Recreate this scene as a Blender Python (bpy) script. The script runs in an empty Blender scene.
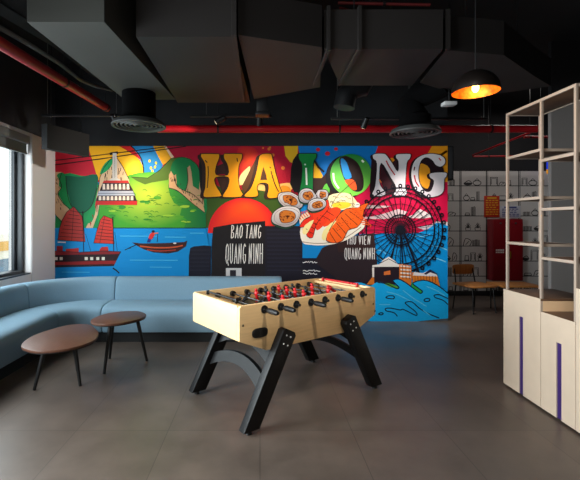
import bpy, bmesh, math, random
from mathutils import Vector, Matrix
random.seed(7)
PI = math.pi
scn = bpy.context.scene
COL = scn.collection
F, CX, CY, H = 400.0, 260.0, 222.0, 1.5      # focal length in px, principal point, eye height

# ------------------------------------------------------------------ helpers
def lin(c):
    return tuple(((v/255)/12.92 if v/255 <= .04045 else ((v/255+.055)/1.055)**2.4) for v in c)

MATS = {}
def mat(name, rgb, rough=.5, metal=0., noise=0., nscale=8., bump=0., bscale=60., emit=None, estr=0., spec=None, stretch=None):
    if name in MATS: return MATS[name]
    m = bpy.data.materials.new(name); m.use_nodes = True
    nt = m.node_tree; b = nt.nodes['Principled BSDF']
    c = lin(rgb)
    b.inputs['Base Color'].default_value = (*c, 1)
    b.inputs['Roughness'].default_value = rough
    b.inputs['Metallic'].default_value = metal
    if spec is not None: b.inputs['Specular IOR Level'].default_value = spec
    tc = nt.nodes.new('ShaderNodeTexCoord')
    mp = nt.nodes.new('ShaderNodeMapping'); nt.links.new(tc.outputs['Object'], mp.inputs['Vector'])
    if stretch: mp.inputs['Scale'].default_value = stretch
    if noise > 0:
        n = nt.nodes.new('ShaderNodeTexNoise'); n.inputs['Scale'].default_value = nscale; n.inputs['Detail'].default_value = 4
        nt.links.new(mp.outputs[0], n.inputs['Vector'])
        r = nt.nodes.new('ShaderNodeMapRange')
        r.inputs['From Min'].default_value = .3; r.inputs['From Max'].default_value = .7
        r.inputs['To Min'].default_value = 1-noise; r.inputs['To Max'].default_value = 1+noise
        nt.links.new(n.outputs['Fac'], r.inputs['Value'])
        mx = nt.nodes.new('ShaderNodeVectorMath'); mx.operation = 'SCALE'
        mx.inputs[0].default_value = c
        nt.links.new(r.outputs[0], mx.inputs['Scale'])
        nt.links.new(mx.outputs[0], b.inputs['Base Color'])
    if bump > 0:
        n2 = nt.nodes.new('ShaderNodeTexNoise'); n2.inputs['Scale'].default_value = bscale
        nt.links.new(mp.outputs[0], n2.inputs['Vector'])
        bp = nt.nodes.new('ShaderNodeBump'); bp.inputs['Strength'].default_value = bump; bp.inputs['Distance'].default_value = .002
        nt.links.new(n2.outputs['Fac'], bp.inputs['Height']); nt.links.new(bp.outputs[0], b.inputs['Normal'])
    if emit:
        b.inputs['Emission Color'].default_value = (*lin(emit), 1); b.inputs['Emission Strength'].default_value = estr
    MATS[name] = m; return m

def paint_split(name, low, high, z, rough=.7):
    """wall paint: one colour below a height, another above it"""
    m = bpy.data.materials.new(name); m.use_nodes = True
    nt = m.node_tree; b = nt.nodes['Principled BSDF']; b.inputs['Roughness'].default_value = rough
    g = nt.nodes.new('ShaderNodeNewGeometry'); s = nt.nodes.new('ShaderNodeSeparateXYZ'); nt.links.new(g.outputs['Position'], s.inputs[0])
    gt = nt.nodes.new('ShaderNodeMath'); gt.operation = 'GREATER_THAN'; gt.inputs[1].default_value = z; nt.links.new(s.outputs['Z'], gt.inputs[0])
    mx = nt.nodes.new('ShaderNodeMix'); mx.data_type = 'RGBA'
    mx.inputs[6].default_value = (*lin(low), 1); mx.inputs[7].default_value = (*lin(high), 1)
    nt.links.new(gt.outputs[0], mx.inputs[0]); nt.links.new(mx.outputs[2], b.inputs['Base Color'])
    return m

WORLD = {}
def link(o, parent=None):
    COL.objects.link(o)
    if parent is not None: o.parent = parent
    return o

def obj(name, bm, m, parent=None, smooth=True, angle=35, local=False):
    """one mesh object; vertices given in world space (or the parent's space if local)"""
    bm.normal_update()
    if parent is not None and not local:
        bm.transform(WORLD[parent.name].inverted())
    origin = None
    if parent is None:                                   # object origin at the middle of its base
        xs = [v.co for v in bm.verts]
        origin = Vector(((min(c.x for c in xs)+max(c.x for c in xs))/2, (min(c.y for c in xs)+max(c.y for c in xs))/2, min(c.z for c in xs)))
        bm.transform(Matrix.Translation(-origin))
    me = bpy.data.meshes.new(name); bm.to_mesh(me); bm.free()
    for mm in (m if isinstance(m, (list, tuple)) else [m]): me.materials.append(mm)
    if smooth:
        me.shade_smooth(); me.set_sharp_from_angle(angle=math.radians(angle))
    o = bpy.data.objects.new(name, me); link(o, parent)
    if origin is not None: o.location = origin
    WORLD[o.name] = (WORLD[parent.name] if parent is not None else Matrix.Translation(origin))
    return o

def tag(o, label=None, cat=None, group=None, kind=None):
    if label: o['label'] = label
    if cat: o['category'] = cat
    if group: o['group'] = group
    if kind: o['kind'] = kind
    return o

def thing(name, label, cat, loc=(0, 0, 0), rz=0., group=None):
    o = bpy.data.objects.new(name, None); o.empty_display_size = .1
    o.location = loc; o.rotation_euler = (0, 0, rz); COL.objects.link(o)
    WORLD[o.name] = Matrix.Translation(loc) @ Matrix.Rotation(rz, 4, 'Z')
    return tag(o, label, cat, group)

def structure(name, bm, m, **k): return tag(obj(name, bm, m, **k), kind='structure')

def box(bm, x0, x1, y0, y1, z0, z1, bev=0., seg=2, M=None):
    t = bmesh.new()
    vs = [t.verts.new((x, y, z)) for x in (x0, x1) for y in (y0, y1) for z in (z0, z1)]
    for f in ((0, 1, 3, 2), (4, 6, 7, 5), (0, 4, 5, 1), (2, 3, 7, 6), (0, 2, 6, 4), (1, 5, 7, 3)): t.faces.new([vs[i] for i in f])
    bmesh.ops.recalc_face_normals(t, faces=t.faces)
    if bev: bmesh.ops.bevel(t, geom=list(t.edges), offset=bev, segments=seg, affect='EDGES', profile=.5)
    if M is not None: t.transform(M)
    merge(bm, t); return bm

def merge(bm, t):
    me = bpy.data.meshes.new('tmp'); t.to_mesh(me); bm.from_mesh(me); bpy.data.meshes.remove(me); t.free()

def B(*a, **k):
    return box(bmesh.new(), *a, **k)

def frame_of(d):
    d = d.normalized(); a = Vector((0, 0, 1)) if abs(d.z) < .95 else Vector((1, 0, 0))
    s = d.cross(a).normalized(); return s, d.cross(s).normalized()

def rod(bm, p0, p1, r0, r1=None, seg=12, caps=True):
    p0, p1 = Vector(p0), Vector(p1); r1 = r0 if r1 is None else r1
    s, u = frame_of(p1-p0)
    A = [bm.verts.new(p0+(s*math.cos(2*PI*i/seg)+u*math.sin(2*PI*i/seg))*r0) for i in range(seg)]
    C = [bm.verts.new(p1+(s*math.cos(2*PI*i/seg)+u*math.sin(2*PI*i/seg))*r1) for i in range(seg)]
    fs = [bm.faces.new((A[i], A[(i+1) % seg], C[(i+1) % seg], C[i])) for i in range(seg)]
    if caps: fs += [bm.faces.new(A[::-1]), bm.faces.new(C)]
    bmesh.ops.recalc_face_normals(bm, faces=fs)
    return bm

def tube(bm, pts, r, seg=10):
    pts = [Vector(p) for p in pts]; rings = []
    for i, p in enumerate(pts):
        d = (pts[min(i+1, len(pts)-1)]-pts[max(i-1, 0)])
        s, u = frame_of(d)
        if rings:
            ps = rings[-1][1]; s = (ps-d.normalized()*ps.dot(d.normalized())).normalized(); u = d.normalized().cross(s)
        rings.append(([bm.verts.new(p+(s*math.cos(2*PI*k/seg)+u*math.sin(2*PI*k/seg))*r) for k in range(seg)], s))
    fs = []
    for (a, _), (b, _) in zip(rings, rings[1:]):
        fs += [bm.faces.new((a[k], a[(k+1) % seg], b[(k+1) % seg], b[k])) for k in range(seg)]
    fs += [bm.faces.new(rings[0][0][::-1]), bm.faces.new(rings[-1][0])]
    bmesh.ops.recalc_face_normals(bm, faces=fs)
    return bm

def lathe(bm, prof, cx=0, cy=0, cz=0, seg=40, closed=False):
    rings = []
    for r, z in prof:
        if r < 1e-5: rings.append([bm.verts.new((cx, cy, cz+z))])
        else: rings.append([bm.verts.new((cx+r*math.cos(2*PI*i/seg), cy+r*math.sin(2*PI*i/seg), cz+z)) for i in range(seg)])
    pairs = list(zip(rings, rings[1:])) + ([(rings[-1], rings[0])] if closed else [])
    fs = []
    for a, b in pairs:
        for i in range(seg):
            j = (i+1) % seg
            if len(a) == 1 and len(b) == 1: continue
            if len(a) == 1: fs.append(bm.faces.new((a[0], b[j], b[i])))
            elif len(b) == 1: fs.append(bm.faces.new((a[i], a[j], b[0])))
            else: fs.append(bm.faces.new((a[i], a[j], b[j], b[i])))
    bmesh.ops.recalc_face_normals(bm, faces=fs)
    return bm

def prism(bm, pts, a, b, axis='z', bev=0., fn=None):
    """extrude the closed outline pts (2-D) between a and b; axis names the extrusion direction"""
    t = bmesh.new()
    def P(p, h):
        if axis == 'z': return (p[0], p[1], h)
        if axis == 'y': return (p[0], h, p[1])
        return (h, p[0], p[1])
    A = [t.verts.new(P(p, a)) for p in pts]; C = [t.verts.new(P(p, b)) for p in pts]; n = len(pts)
    t.faces.new(A); t.faces.new(C[::-1])
    for i in range(n): t.faces.new((A[i], C[i], C[(i+1) % n], A[(i+1) % n]))
    bmesh.ops.recalc_face_normals(t, faces=t.faces)
    if bev: bmesh.ops.bevel(t, geom=[e for e in t.edges if len(e.link_faces) == 2 and e.calc_face_angle(0) > .6], offset=bev, segments=2, affect='EDGES', profile=.5)
    if fn:
        for v in t.verts: v.co = fn(v.co)
    merge(bm, t); return bm

def hexa(bm, bot, top):
    """solid from four bottom and four top corners"""
    t = bmesh.new()
    a = [t.verts.new(p) for p in bot]; b = [t.verts.new(p) for p in top]
    t.faces.new(a); t.faces.new(b[::-1])
    for i in range(4): t.faces.new((a[i], b[i], b[(i+1) % 4], a[(i+1) % 4]))
    bmesh.ops.recalc_face_normals(t, faces=t.faces); merge(bm, t); return bm

def catmull(pts, n=6, closed=True):
    out = []; L = len(pts)
    for i in range(L if closed else L-1):
        g = (lambda k: pts[k % L]) if closed else (lambda k: pts[max(0, min(L-1, k))])
        p0, p1, p2, p3 = g(i-1), g(i), g(i+1), g(i+2)
        for s in range(n):
            t = s/n
            out.append(tuple(.5*((2*p1[d])+(-p0[d]+p2[d])*t+(2*p0[d]-5*p1[d]+4*p2[d]-p3[d])*t*t+(-p0[d]+3*p1[d]-3*p2[d]+p3[d])*t**3) for d in range(2)))
    if not closed: out.append(tuple(pts[-1]))
    return out

def copy_tree(o, parent=None):
    c = o.copy(); COL.objects.link(c)
    if parent is not None: c.parent = parent
    for ch in [x for x in bpy.data.objects if x.parent == o]: copy_tree(ch, c)
    return c

# ------------------------------------------------------------------ materials
M_black = mat('black_metal', (20, 20, 22), .45)
M_matt = mat('matt_black', (6, 6, 7), 1, spec=.1)
M_blackwood = mat('black_lacquer', (12, 12, 14), .5, noise=.12, nscale=30, spec=.3)
M_silver = mat('silver_metal', (200, 200, 200), .3, 1)
M_dark = mat('charcoal_paint', (31, 31, 34), .85, noise=.1, nscale=3)
M_ceil = mat('ceiling_black', (30, 29, 30), .9, noise=.2, nscale=2)
M_duct = mat('duct_sheet_metal', (33, 29, 28), .6, .1, noise=.12, nscale=2.5)
M_ductg = mat('duct_insulation_grey', (60, 61, 57), .7, 0, noise=.08, nscale=2.5)
M_red = mat('red_pipe_paint', (150, 10, 20), .35, noise=.08)
M_blue = mat('sofa_fabric', (134, 166, 186), .85, noise=.05, nscale=120, bump=.25, bscale=500)
M_seam = mat('sofa_seam', (45, 58, 70), .9)
M_plinth = mat('sofa_plinth', (16, 17, 19), .6)
M_maple = mat('maple_veneer', (238, 200, 146), .42, noise=.06, nscale=5, stretch=(1, 1, 12))
M_field = mat('playfield', (58, 66, 60), .4)
M_walnut = mat('walnut_top', (94, 60, 45), .4, noise=.16, nscale=7, stretch=(9, 1.4, 1))
M_shelfwood = mat('shelf_wood', (98, 70, 50), .55, noise=.14, nscale=8, stretch=(1, 9, 1))
M_oak = mat('light_oak', (214, 176, 136), .5, noise=.08, nscale=6, stretch=(1, 9, 1))
M_cream = mat('cream_laminate', (198, 178, 157), .45, noise=.03)
M_post = mat('cream_metal', (172, 154, 139), .45, noise=.03)
M_purple = mat('purple_recess', (52, 28, 92), .5, noise=.05)
M_white = mat('white_plaster', (226, 220, 218), .8, noise=.03)
M_frame = mat('window_frame', (52, 57, 62), .4, noise=.05)
M_blind = mat('grey_blind_fabric', (128, 130, 130), .85, noise=.06, nscale=40)

# floor: big dull porcelain slabs with fine joints
m = bpy.data.materials.new('slab_floor'); m.use_nodes = True
nt = m.node_tree; b = nt.nodes['Principled BSDF']
tc = nt.nodes.new('ShaderNodeNewGeometry')
mp = nt.nodes.new('ShaderNodeMapping'); mp.inputs['Location'].default_value = (0, -.24, 0)
nt.links.new(tc.outputs['Position'], mp.inputs[0])
br = nt.nodes.new('ShaderNodeTexBrick'); br.offset = 0; br.squash = 1
br.inputs['Scale'].default_value = 1; br.inputs['Brick Width'].default_value = .66; br.inputs['Row Height'].default_value = 1.32
br.inputs['Mortar Size'].default_value = .0035; br.inputs['Mortar Smooth'].default_value = .4
br.inputs['Color1'].default_value = (*lin((93, 81, 73)), 1); br.inputs['Color2'].default_value = (*lin((87, 76, 68)), 1)
br.inputs['Mortar'].default_value = (*lin((68, 59, 53)), 1)
nt.links.new(mp.outputs[0], br.inputs['Vector'])
n1 = nt.nodes.new('ShaderNodeTexNoise'); n1.inputs['Scale'].default_value = 1.7; n1.inputs['Detail'].default_value = 8; n1.inputs['Roughness'].default_value = .65
nt.links.new(tc.outputs['Position'], n1.inputs['Vector'])
r1 = nt.nodes.new('ShaderNodeMapRange'); r1.inputs['From Min'].default_value = .3; r1.inputs['From Max'].default_value = .7
r1.inputs['To Min'].default_value = .68; r1.inputs['To Max'].default_value = 1.26
nt.links.new(n1.outputs['Fac'], r1.inputs['Value'])
vm = nt.nodes.new('ShaderNodeVectorMath'); vm.operation = 'SCALE'
nt.links.new(br.outputs['Color'], vm.inputs[0]); nt.links.new(r1.outputs[0], vm.inputs['Scale'])
nt.links.new(vm.outputs[0], b.inputs['Base Color'])
r2 = nt.nodes.new('ShaderNodeMapRange'); r2.inputs['To Min'].default_value = .26; r2.inputs['To Max'].default_value = .46
nt.links.new(n1.outputs['Fac'], r2.inputs['Value']); nt.links.new(r2.outputs[0], b.inputs['Roughness'])
M_floor = m

# ------------------------------------------------------------------ room shell
XL, XR, YB, YFAR, YN, ZC = -3.1, 6.6, 6.06, 8.15, -2.6, 3.9
structure('floor', B(XL-.4, XR+.2, YN-.2, YFAR+.2, -.12, 0), M_floor)
structure('ceiling', B(XL-.4, XR+.2, YN-.2, YFAR+.2, ZC, ZC+.12), M_ceil)
XE = 2.84                                                   # free end of the mural wall
structure('wall_back', B(XL-.4, XE, YB, YB+.18, 0, ZC), M_dark)
structure('wall_far', B(XL-.4, XR+.2, YFAR, YFAR+.15, 0, ZC), M_dark)
structure('wall_front', B(XL-.4, XR+.2, YN-.15, YN, 0, ZC), mat('front_wall_paint', (84, 80, 78), .8, noise=.04))
structure('wall_right', B(XR, XR+.2, YN, YFAR, 0, ZC), M_dark)
structure('wall_column', B(3.86, XR, 5.3, 5.36, 0, ZC), paint_split('column_paint', (132, 126, 123), (36, 35, 38), 3.12))
# left wall: white below, black above; openings for the windows
WZ0, WZ1 = .80, 2.66
M_leftwall = paint_split('left_wall_paint', (226, 221, 219), (40, 40, 44), 2.70)
bm = bmesh.new()
X0, X1 = XL-.30, XL
box(bm, X0, X1, YN, YB, 0, WZ0); box(bm, X0, X1, YN, YB, WZ1, ZC)
openings = [(2.9, 5.41), (-.3, 2.5)]
for a, c in ((5.41, YB), (2.5, 2.9), (YN, -.3)): box(bm, X0, X1, a, c, WZ0, WZ1)
structure('wall_left', bm, M_leftwall)
def glass_mat():
    m = bpy.data.materials.new('window_glass'); m.use_nodes = True; nt = m.node_tree
    out = nt.nodes['Material Output']; nt.nodes.remove(nt.nodes['Principled BSDF'])
    t = nt.nodes.new('ShaderNodeBsdfTransparent'); t.inputs[0].default_value = (.93, .97, .97, 1)
    g = nt.nodes.new('ShaderNodeBsdfGlossy'); g.inputs['Roughness'].default_value = .03
    mx = nt.nodes.new('ShaderNodeMixShader'); mx.inputs[0].default_value = .07
    nt.links.new(t.outputs[0], mx.inputs[1]); nt.links.new(g.outputs[0], mx.inputs[2]); nt.links.new(mx.outputs[0], out.inputs[0])
    return m
M_glass = glass_mat()
for k, (a, c) in enumerate(openings):
    bm = bmesh.new(); fx0, fx1 = XL-.23, XL-.09
    box(bm, fx0, fx1, c-.055, c, WZ0, WZ1, .004); box(bm, fx0, fx1, a, a+.055, WZ0, WZ1, .004)
    box(bm, fx0, fx1, a+.055, c-.055, WZ0, WZ0+.055, .004); box(bm, fx0, fx1, a+.055, c-.055, WZ1-.055, WZ1, .004)
    mid = (a+c)/2
    box(bm, fx0+.02, fx1-.02, mid-.035, mid+.035, WZ0+.055, WZ1-.055, .004)
    box(bm, fx0+.03, fx0+.07, c-.105, c-.055, WZ0+.055, WZ1-.055, .003)         # inner sash stile
    w = structure('window_%d' % (k+1), bm, M_frame)
    g = obj('pane', B(XL-.185, XL-.177, a+.055, c-.055, WZ0+.055, WZ1-.055), M_glass, w)
    s = obj('sill', B(XL-.09, XL+.0, a, c, WZ0-.0, WZ0+.018, .003), M_frame, w)
    t = thing('roller_blind', ['grey roller blind pulled up over the window at the left edge', 'grey roller blind of the nearer window on the left wall'][k], 'blind', (XL-.05, mid, 2.42))
    bm = bmesh.new(); box(bm, XL-.085, XL-.005, a+.01, c-.01, 2.55, 2.655, .006); obj('cassette', bm, mat('blind_cassette', (150, 150, 149), .6), t)
    obj('blind_fabric', B(XL-.05, XL-.044, a+.02, c-.02, 2.43, 2.56), M_blind, t)
    obj('bottom_bar', B(XL-.06, XL-.034, a+.02, c-.02, 2.41, 2.435, .004), M_blind, t)
structure('baseboard_back', B(.42, XE, YB-.014, YB, 0, .045, .003), mat('baseboard_grey', (104, 112, 120), .5))
structure('baseboard_far', B(2.3, XR, YFAR-.015, YFAR, 0, .09, .003), mat('baseboard_dark', (30, 30, 32), .6))
structure('trim_1', B(XL, XL+.012, 5.42, 5.435, .0, 2.70), M_white)

# ------------------------------------------------------------------ flat art on walls
class Art:
    """painted picture: coloured outlines laid on a wall plane, one mesh"""
    def __init__(s, Y, step=.0001, xl=(0, 900)):
        s.bm = bmesh.new(); s.cl = s.bm.loops.layers.float_color.new('Col'); s.Y = Y; s.y = Y; s.step = step; s.xl = xl
    def up(s): s.y -= s.step
    def W(s, p): return Vector(((min(max(p[0], s.xl[0]), s.xl[1])-CX)/F*s.Y, s.y, H-(p[1]-CY)/F*s.Y))
    def poly(s, pts, c, smooth=0, c2=None, up=True, gx=False):
        if up: s.up()
        if smooth: pts = catmull(pts, smooth)
        ax_ = 0 if gx else 1; ys = [p[ax_] for p in pts]; a, bb = min(ys), max(ys)
        try: f = s.bm.faces.new([s.bm.verts.new(s.W(p)) for p in pts])
        except ValueError: return
        c1 = lin(c); d = lin(c2) if c2 else c1
        for l, p in zip(f.loops, pts):
            t = (p[ax_]-a)/max(1e-6, bb-a); l[s.cl] = (*[c1[i]*(1-t)+d[i]*t for i in range(3)], 1)
    def fan(s, ctr, pts, c, cedge, smooth=0, up=True):
        if up: s.up()
        if smooth: pts = catmull(pts, smooth)
        o = s.bm.verts.new(s.W(ctr)); vs = [s.bm.verts.new(s.W(p)) for p in pts]; a = (*lin(c), 1); e = (*lin(cedge), 1)
        for i in range(len(vs)):
            f = s.bm.faces.new((o, vs[i], vs[(i+1) % len(vs)]))
            for l in f.loops: l[s.cl] = a if l.vert is o else e
    def ell(s, x, y, rx, ry, c, rot=0, n=24, c2=None, up=True):
        s.poly(ellipse(x, y, rx, ry, rot, n), c, c2=c2, up=up)
    def line(s, pts, w, c, smooth=0, up=False, closed=False):
        if up: s.up()
        if smooth: pts = catmull(pts, smooth, closed)
        pts = [Vector(p) for p in pts]
        if closed: pts.append(pts[0])
        L = []; R = []
        for i, p in enumerate(pts):
            d = pts[min(i+1, len(pts)-1)]-pts[max(i-1, 0)]
            if d.length < 1e-6: d = Vector((1, 0))
            n = Vector((-d.y, d.x)).normalized()*w/2; L.append(p+n); R.append(p-n)
        vl = [s.bm.verts.new(s.W(p)) for p in L]; vr = [s.bm.verts.new(s.W(p)) for p in R]; cc = (*lin(c), 1)
        for i in range(len(pts)-1):
            f = s.bm.faces.new((vl[i], vl[i+1], vr[i+1], vr[i]))
            for l in f.loops: l[s.cl] = cc
    def text(s, body, x0, y0, x1, y1, c, shear=0., up=True):
        if up: s.up()
        cu = bpy.data.curves.new('lettering', 'FONT'); cu.body = body; cu.resolution_u = 2; cu.shear = shear
        o = bpy.data.objects.new('lettering', cu); COL.objects.link(o)
        dg = bpy.context.evaluated_depsgraph_get(); me = o.evaluated_get(dg).to_mesh()
        vs = [v.co.copy() for v in me.vertices]; ax, bx = min(v.x for v in vs), max(v.x for v in vs); ay, by = min(v.y for v in vs), max(v.y for v in vs)
        nv = [s.bm.verts.new(s.W((x0+(v.x-ax)/(bx-ax)*(x1-x0), y1-(v.y-ay)/(by-ay)*(y1-y0)))) for v in vs]; cc = (*lin(c), 1)
        for p in me.polygons:
            try: f = s.bm.faces.new([nv[i] for i in p.vertices])
            except ValueError: continue
            for l in f.loops: l[s.cl] = cc
        o.evaluated_get(dg).to_mesh_clear(); bpy.data.objects.remove(o); bpy.data.curves.remove(cu)
    def strokes(s, body, x0, y0, x1, y1, c, w=.9, shear=0., up=True):
        if up: s.up()
        G = {'A': [[(0, 1), (.45, 0), (.9, 1)], [(.2, .65), (.72, .65)]], 'B': [[(0, 1), (0, 0), (.6, .08), (.66, .3), (0, .48), (.75, .62), (.72, .92), (0, 1)]],
             'O': [[(.4, 0), (.05, .2), (0, .75), (.35, 1), (.75, .8), (.8, .2), (.4, 0)]], 'T': [[(0, .02), (.9, 0)], [(.45, 0), (.42, 1)]], 'N': [[(0, 1), (.05, 0), (.7, 1), (.75, 0)]],
             'G': [[(.8, .15), (.45, 0), (.05, .3), (.05, .75), (.4, 1), (.8, .85), (.8, .55), (.45, .55)]], 'Q': [[(.4, 0), (.05, .2), (0, .75), (.35, 1), (.75, .8), (.8, .2), (.4, 0)], [(.5, .8), (.85, 1.1)]],
             'U': [[(0, 0), (.05, .8), (.35, 1), (.7, .85), (.75, 0)]], 'I': [[(.1, 0), (.12, 1)]], 'H': [[(0, 0), (0, 1)], [(.75, 0), (.75, 1)], [(0, .5), (.75, .48)]], 'V': [[(0, 0), (.4, 1), (.8, 0)]], 'E': [[(.7, 0), (0, 0), (0, 1), (.7, 1)], [(0, .5), (.55, .48)]]}
        W_ = {' ': .6, 'I': .75}; tot = sum(W_.get(ch, 1.4) for ch in body)-.5; x = 0
        for ch in body:
            for st in G.get(ch, []):
                q = [(x0+(x+px-(py-.5)*shear)/tot*(x1-x0), y0+py*(y1-y0)) for px, py in st]
                for g in zip(q, q[1:]): s.line(g, w, c)
            x += W_.get(ch, 1.4)
    def finish(s, name, m): 
        return obj(name, s.bm, m, smooth=False)

def ellipse(x, y, rx, ry, rot=0, n=24):
    c, sn = math.cos(rot), math.sin(rot)
    return [(x+rx*math.cos(2*PI*i/n)*c-ry*math.sin(2*PI*i/n)*sn, y+rx*math.cos(2*PI*i/n)*sn+ry*math.sin(2*PI*i/n)*c) for i in range(n)]

def art_mat(name, rough):
    m = bpy.data.materials.new(name); m.use_nodes = True; nt = m.node_tree; b = nt.nodes['Principled BSDF']
    a = nt.nodes.new('ShaderNodeVertexColor'); a.layer_name = 'Col'
    nt.links.new(a.outputs[0], b.inputs['Base Color']); b.inputs['Roughness'].default_value = rough
    b.inputs['Specular IOR Level'].default_value = .25
    return m
M_art = art_mat('mural_paint', .6)
#MURAL
def Z(ox, oy, s):
    return lambda *pts: [(ox+p[0]/s, oy+p[1]/s) for p in pts]

def blob_(x, y, rx, ry): return catmull([(x+rx*math.cos(2*PI*i/8)*random.uniform(.7, 1.2), y+ry*math.sin(2*PI*i/8)*random.uniform(.7, 1.2)) for i in range(8)], 3)
A = Art(YB-.004, xl=(55, 447.6))
K = (16, 12, 16); BR = (48, 26, 20); CRIM = (190, 14, 44); YEL = (244, 172, 16); BLUE = (0, 118, 196); GRN = (14, 116, 60)
A.poly([(55, 146), (447.6, 146), (447.6, 318.5), (55, 318.5)], (0, 132, 206))
# skies
A.poly([(55, 146), (100, 146), (100, 182), (55, 182)], (196, 24, 48))
A.ell(67, 172, .9, .9, (230, 120, 50), up=False) if False else None
A.poly([(160, 146), (300, 146), (300, 200), (165, 200)], (170, 10, 44))
A.poly([(88, 146), (124, 146), (134, 156), (143, 166), (144, 180), (98, 180), (94, 166)], (246, 176, 24))
A.fan((136, 171), [(120, 156), (131, 152), (140, 160), (143.5, 168), (143.5, 180), (128, 180), (118, 168)], (255, 226, 60), (248, 172, 20))
A.poly([(119, 146), (131, 146), (138, 153), (141, 160), (132, 154), (126, 150)], (200, 30, 30))
A.poly([(131, 146), (157, 146), (165, 160), (160, 172), (143, 180), (144, 168), (140, 157)], (30, 128, 190))
A.poly([(153, 146), (165, 146), (173, 158), (163, 165), (158, 156)], (226, 160, 30))
A.poly([(164, 146), (166, 146), (174, 157), (171.5, 158.5)], (228, 190, 160))
A.up()
for x, y in ((149.5, 161), (156, 163), (155, 167), (151, 168), (152.5, 171), (147, 175)): A.ell(x, y, 1.2, 1.5, (238, 190, 50), n=10, up=False)
A.line([(131, 146), (138, 153), (142, 161), (143.6, 170), (143.6, 179)], 1.1, K, 4)
# hot red glow and clouds behind H and A
A.fan((249, 160), [(238, 148), (252, 147), (258, 153), (256, 164), (250, 172), (242, 178), (238, 168)], (236, 70, 30), (186, 20, 38), 3)
A.poly([(238.5, 185), (240, 176), (246, 169), (250, 166.5), (249, 174), (245, 183)], (244, 214, 150), 4)
A.poly([(255, 192), (254, 184), (258, 176), (264, 172), (272, 178), (275, 184), (290, 183), (291, 190), (270, 194)], (240, 190, 110), 4)
A.poly([(203, 186), (214, 184), (226, 190), (258, 190), (285, 194), (287, 228), (203, 228)], (56, 84, 26))
A.up()
for x, y, r in ((269, 149, 1.6), (273, 155, 1.6), (283, 168, 1.9), (270, 147.5, 1.1), (263, 148, 1)): A.ell(x, y, r, r, (226, 120, 50), n=12, up=False)
A.poly([(284, 146), (298, 146), (297.5, 158), (295, 164), (290, 162), (285.5, 156)], (224, 172, 30), 0)
A.poly([(298, 146), (378, 146), (372, 170), (340, 182), (314, 190), (304, 180)], (0, 112, 190))
A.up()
for x, y, r in ((318, 149.6, 2.2), (327.5, 153.6, 2.6), (336, 149, 2), (331, 165, .8)): A.ell(x, y, r, r*.85, (190, 24, 40), n=14, up=False)
A.poly([(378, 146), (434, 146), (430, 186), (372, 186), (371, 165)], (204, 16, 32))
A.poly([(432, 146), (447.6, 146), (447.6, 192), (418, 192), (420, 166)], (232, 150, 24))
A.line([(436, 158), (447, 151)], 2, (206, 40, 30))
A.poly([(390, 158), (400, 158), (400, 174), (392, 172)], (232, 150, 24))
A.poly([(313, 160), (318, 167), (323, 176), (316, 185), (312, 186)], (224, 166, 26))
A.poly([(312, 178), (322, 178), (330, 168), (336, 180), (342, 195), (330, 200), (312, 196)], BR)
# magenta evening sky and sea on the right
A.poly([(350, 182), (447.6, 182), (447.6, 236), (360, 238)], (206, 10, 66))
A.poly([(366, 205), (378, 205.5), (392, 206), (384, 208), (366, 209)], (226, 196, 196))
A.poly([(360, 217), (372, 216.5), (386, 213), (398, 209), (408, 212), (402, 217), (384, 219), (366, 219)], (220, 190, 194))
A.poly([(406, 218), (414, 214), (420, 209), (426, 212), (433, 217), (424, 218.5)], (230, 214, 214))
A.poly([(416, 227), (430, 225), (436, 221.5), (447.6, 222), (447.6, 230), (424, 230)], (222, 208, 216))
A.poly([(360, 234), (418, 233), (428, 229), (436, 223), (441, 223), (447.6, 226), (447.6, 318.5), (360, 318.5)], (0, 142, 214))
A.up()
for (x0, y0, x1, y1) in ((376, 250, 386, 254), (378, 258, 383, 261), (430, 246, 447, 250), (428, 258, 446, 262), (415, 236, 430, 234)): A.line([(x0, y0), ((x0+x1)/2, y0+.6), (x1, y1)], .9, (120, 200, 232), 3)
# left karst hills
A.poly([(55, 226), (60, 175), (70, 173), (82, 176), (96, 175.5), (100, 190), (100, 228), (55, 228)], (20, 140, 76))
A.poly([(66, 176), (80, 177), (97, 174.5), (97, 188), (94, 200), (90, 208), (82, 213), (73, 208), (68, 196), (66, 184)], (12, 92, 66), 3)
A.poly([(55, 172), (62, 172), (60, 180), (62, 187), (58, 194), (64, 204), (70, 210), (65, 224), (55, 214)], (204, 164, 128))
A.poly([(57, 175), (62, 172.5), (66, 176), (66, 182), (63, 188), (59, 186), (59, 180)], (20, 140, 76), 3)
A.poly([(62, 193), (67, 192), (70, 200), (71, 208), (66, 204)], (24, 146, 80), 3)
A.poly([(98, 228), (100, 205), (128, 180), (150, 176), (168, 168), (206, 190), (206, 228)], (64, 156, 44))
A.fan((150, 194), ellipse(150, 200, 46, 28), (190, 206, 60), (64, 156, 44))  # spotlight glow painted into the hills as a lighter yellow-green middle
A.poly([(206, 170), (206, 228), (184, 228), (187, 220), (180, 215), (182, 207), (174, 203), (170, 195), (168, 186), (172, 172)], (60, 150, 46), c2=(10, 108, 58), gx=True)
A.poly([(131, 177), (148, 178), (160, 170), (171, 158.5), (180, 157), (171, 172), (168, 180), (152, 182.5), (145, 184.5), (137, 181)], (76, 104, 34))
A.poly([(169, 186), (171, 167), (175, 160), (182, 157.2), (190, 159), (197, 165), (202, 176), (206, 192), (206, 214), (192, 203), (178, 192)], (12, 118, 62), 3)
A.poly([(169, 188), (169, 175), (171, 171), (174, 176), (176, 174), (177, 186), (183, 190), (194, 195), (203, 204), (205, 213), (192, 203), (178, 191)], (206, 160, 116))
A.poly([(187, 168), (190, 165.5), (191.5, 172), (193, 186), (199, 190), (200, 176), (203, 178), (204, 206), (188, 195), (186, 190), (188, 180)], (190, 150, 112))
A.up()
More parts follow.
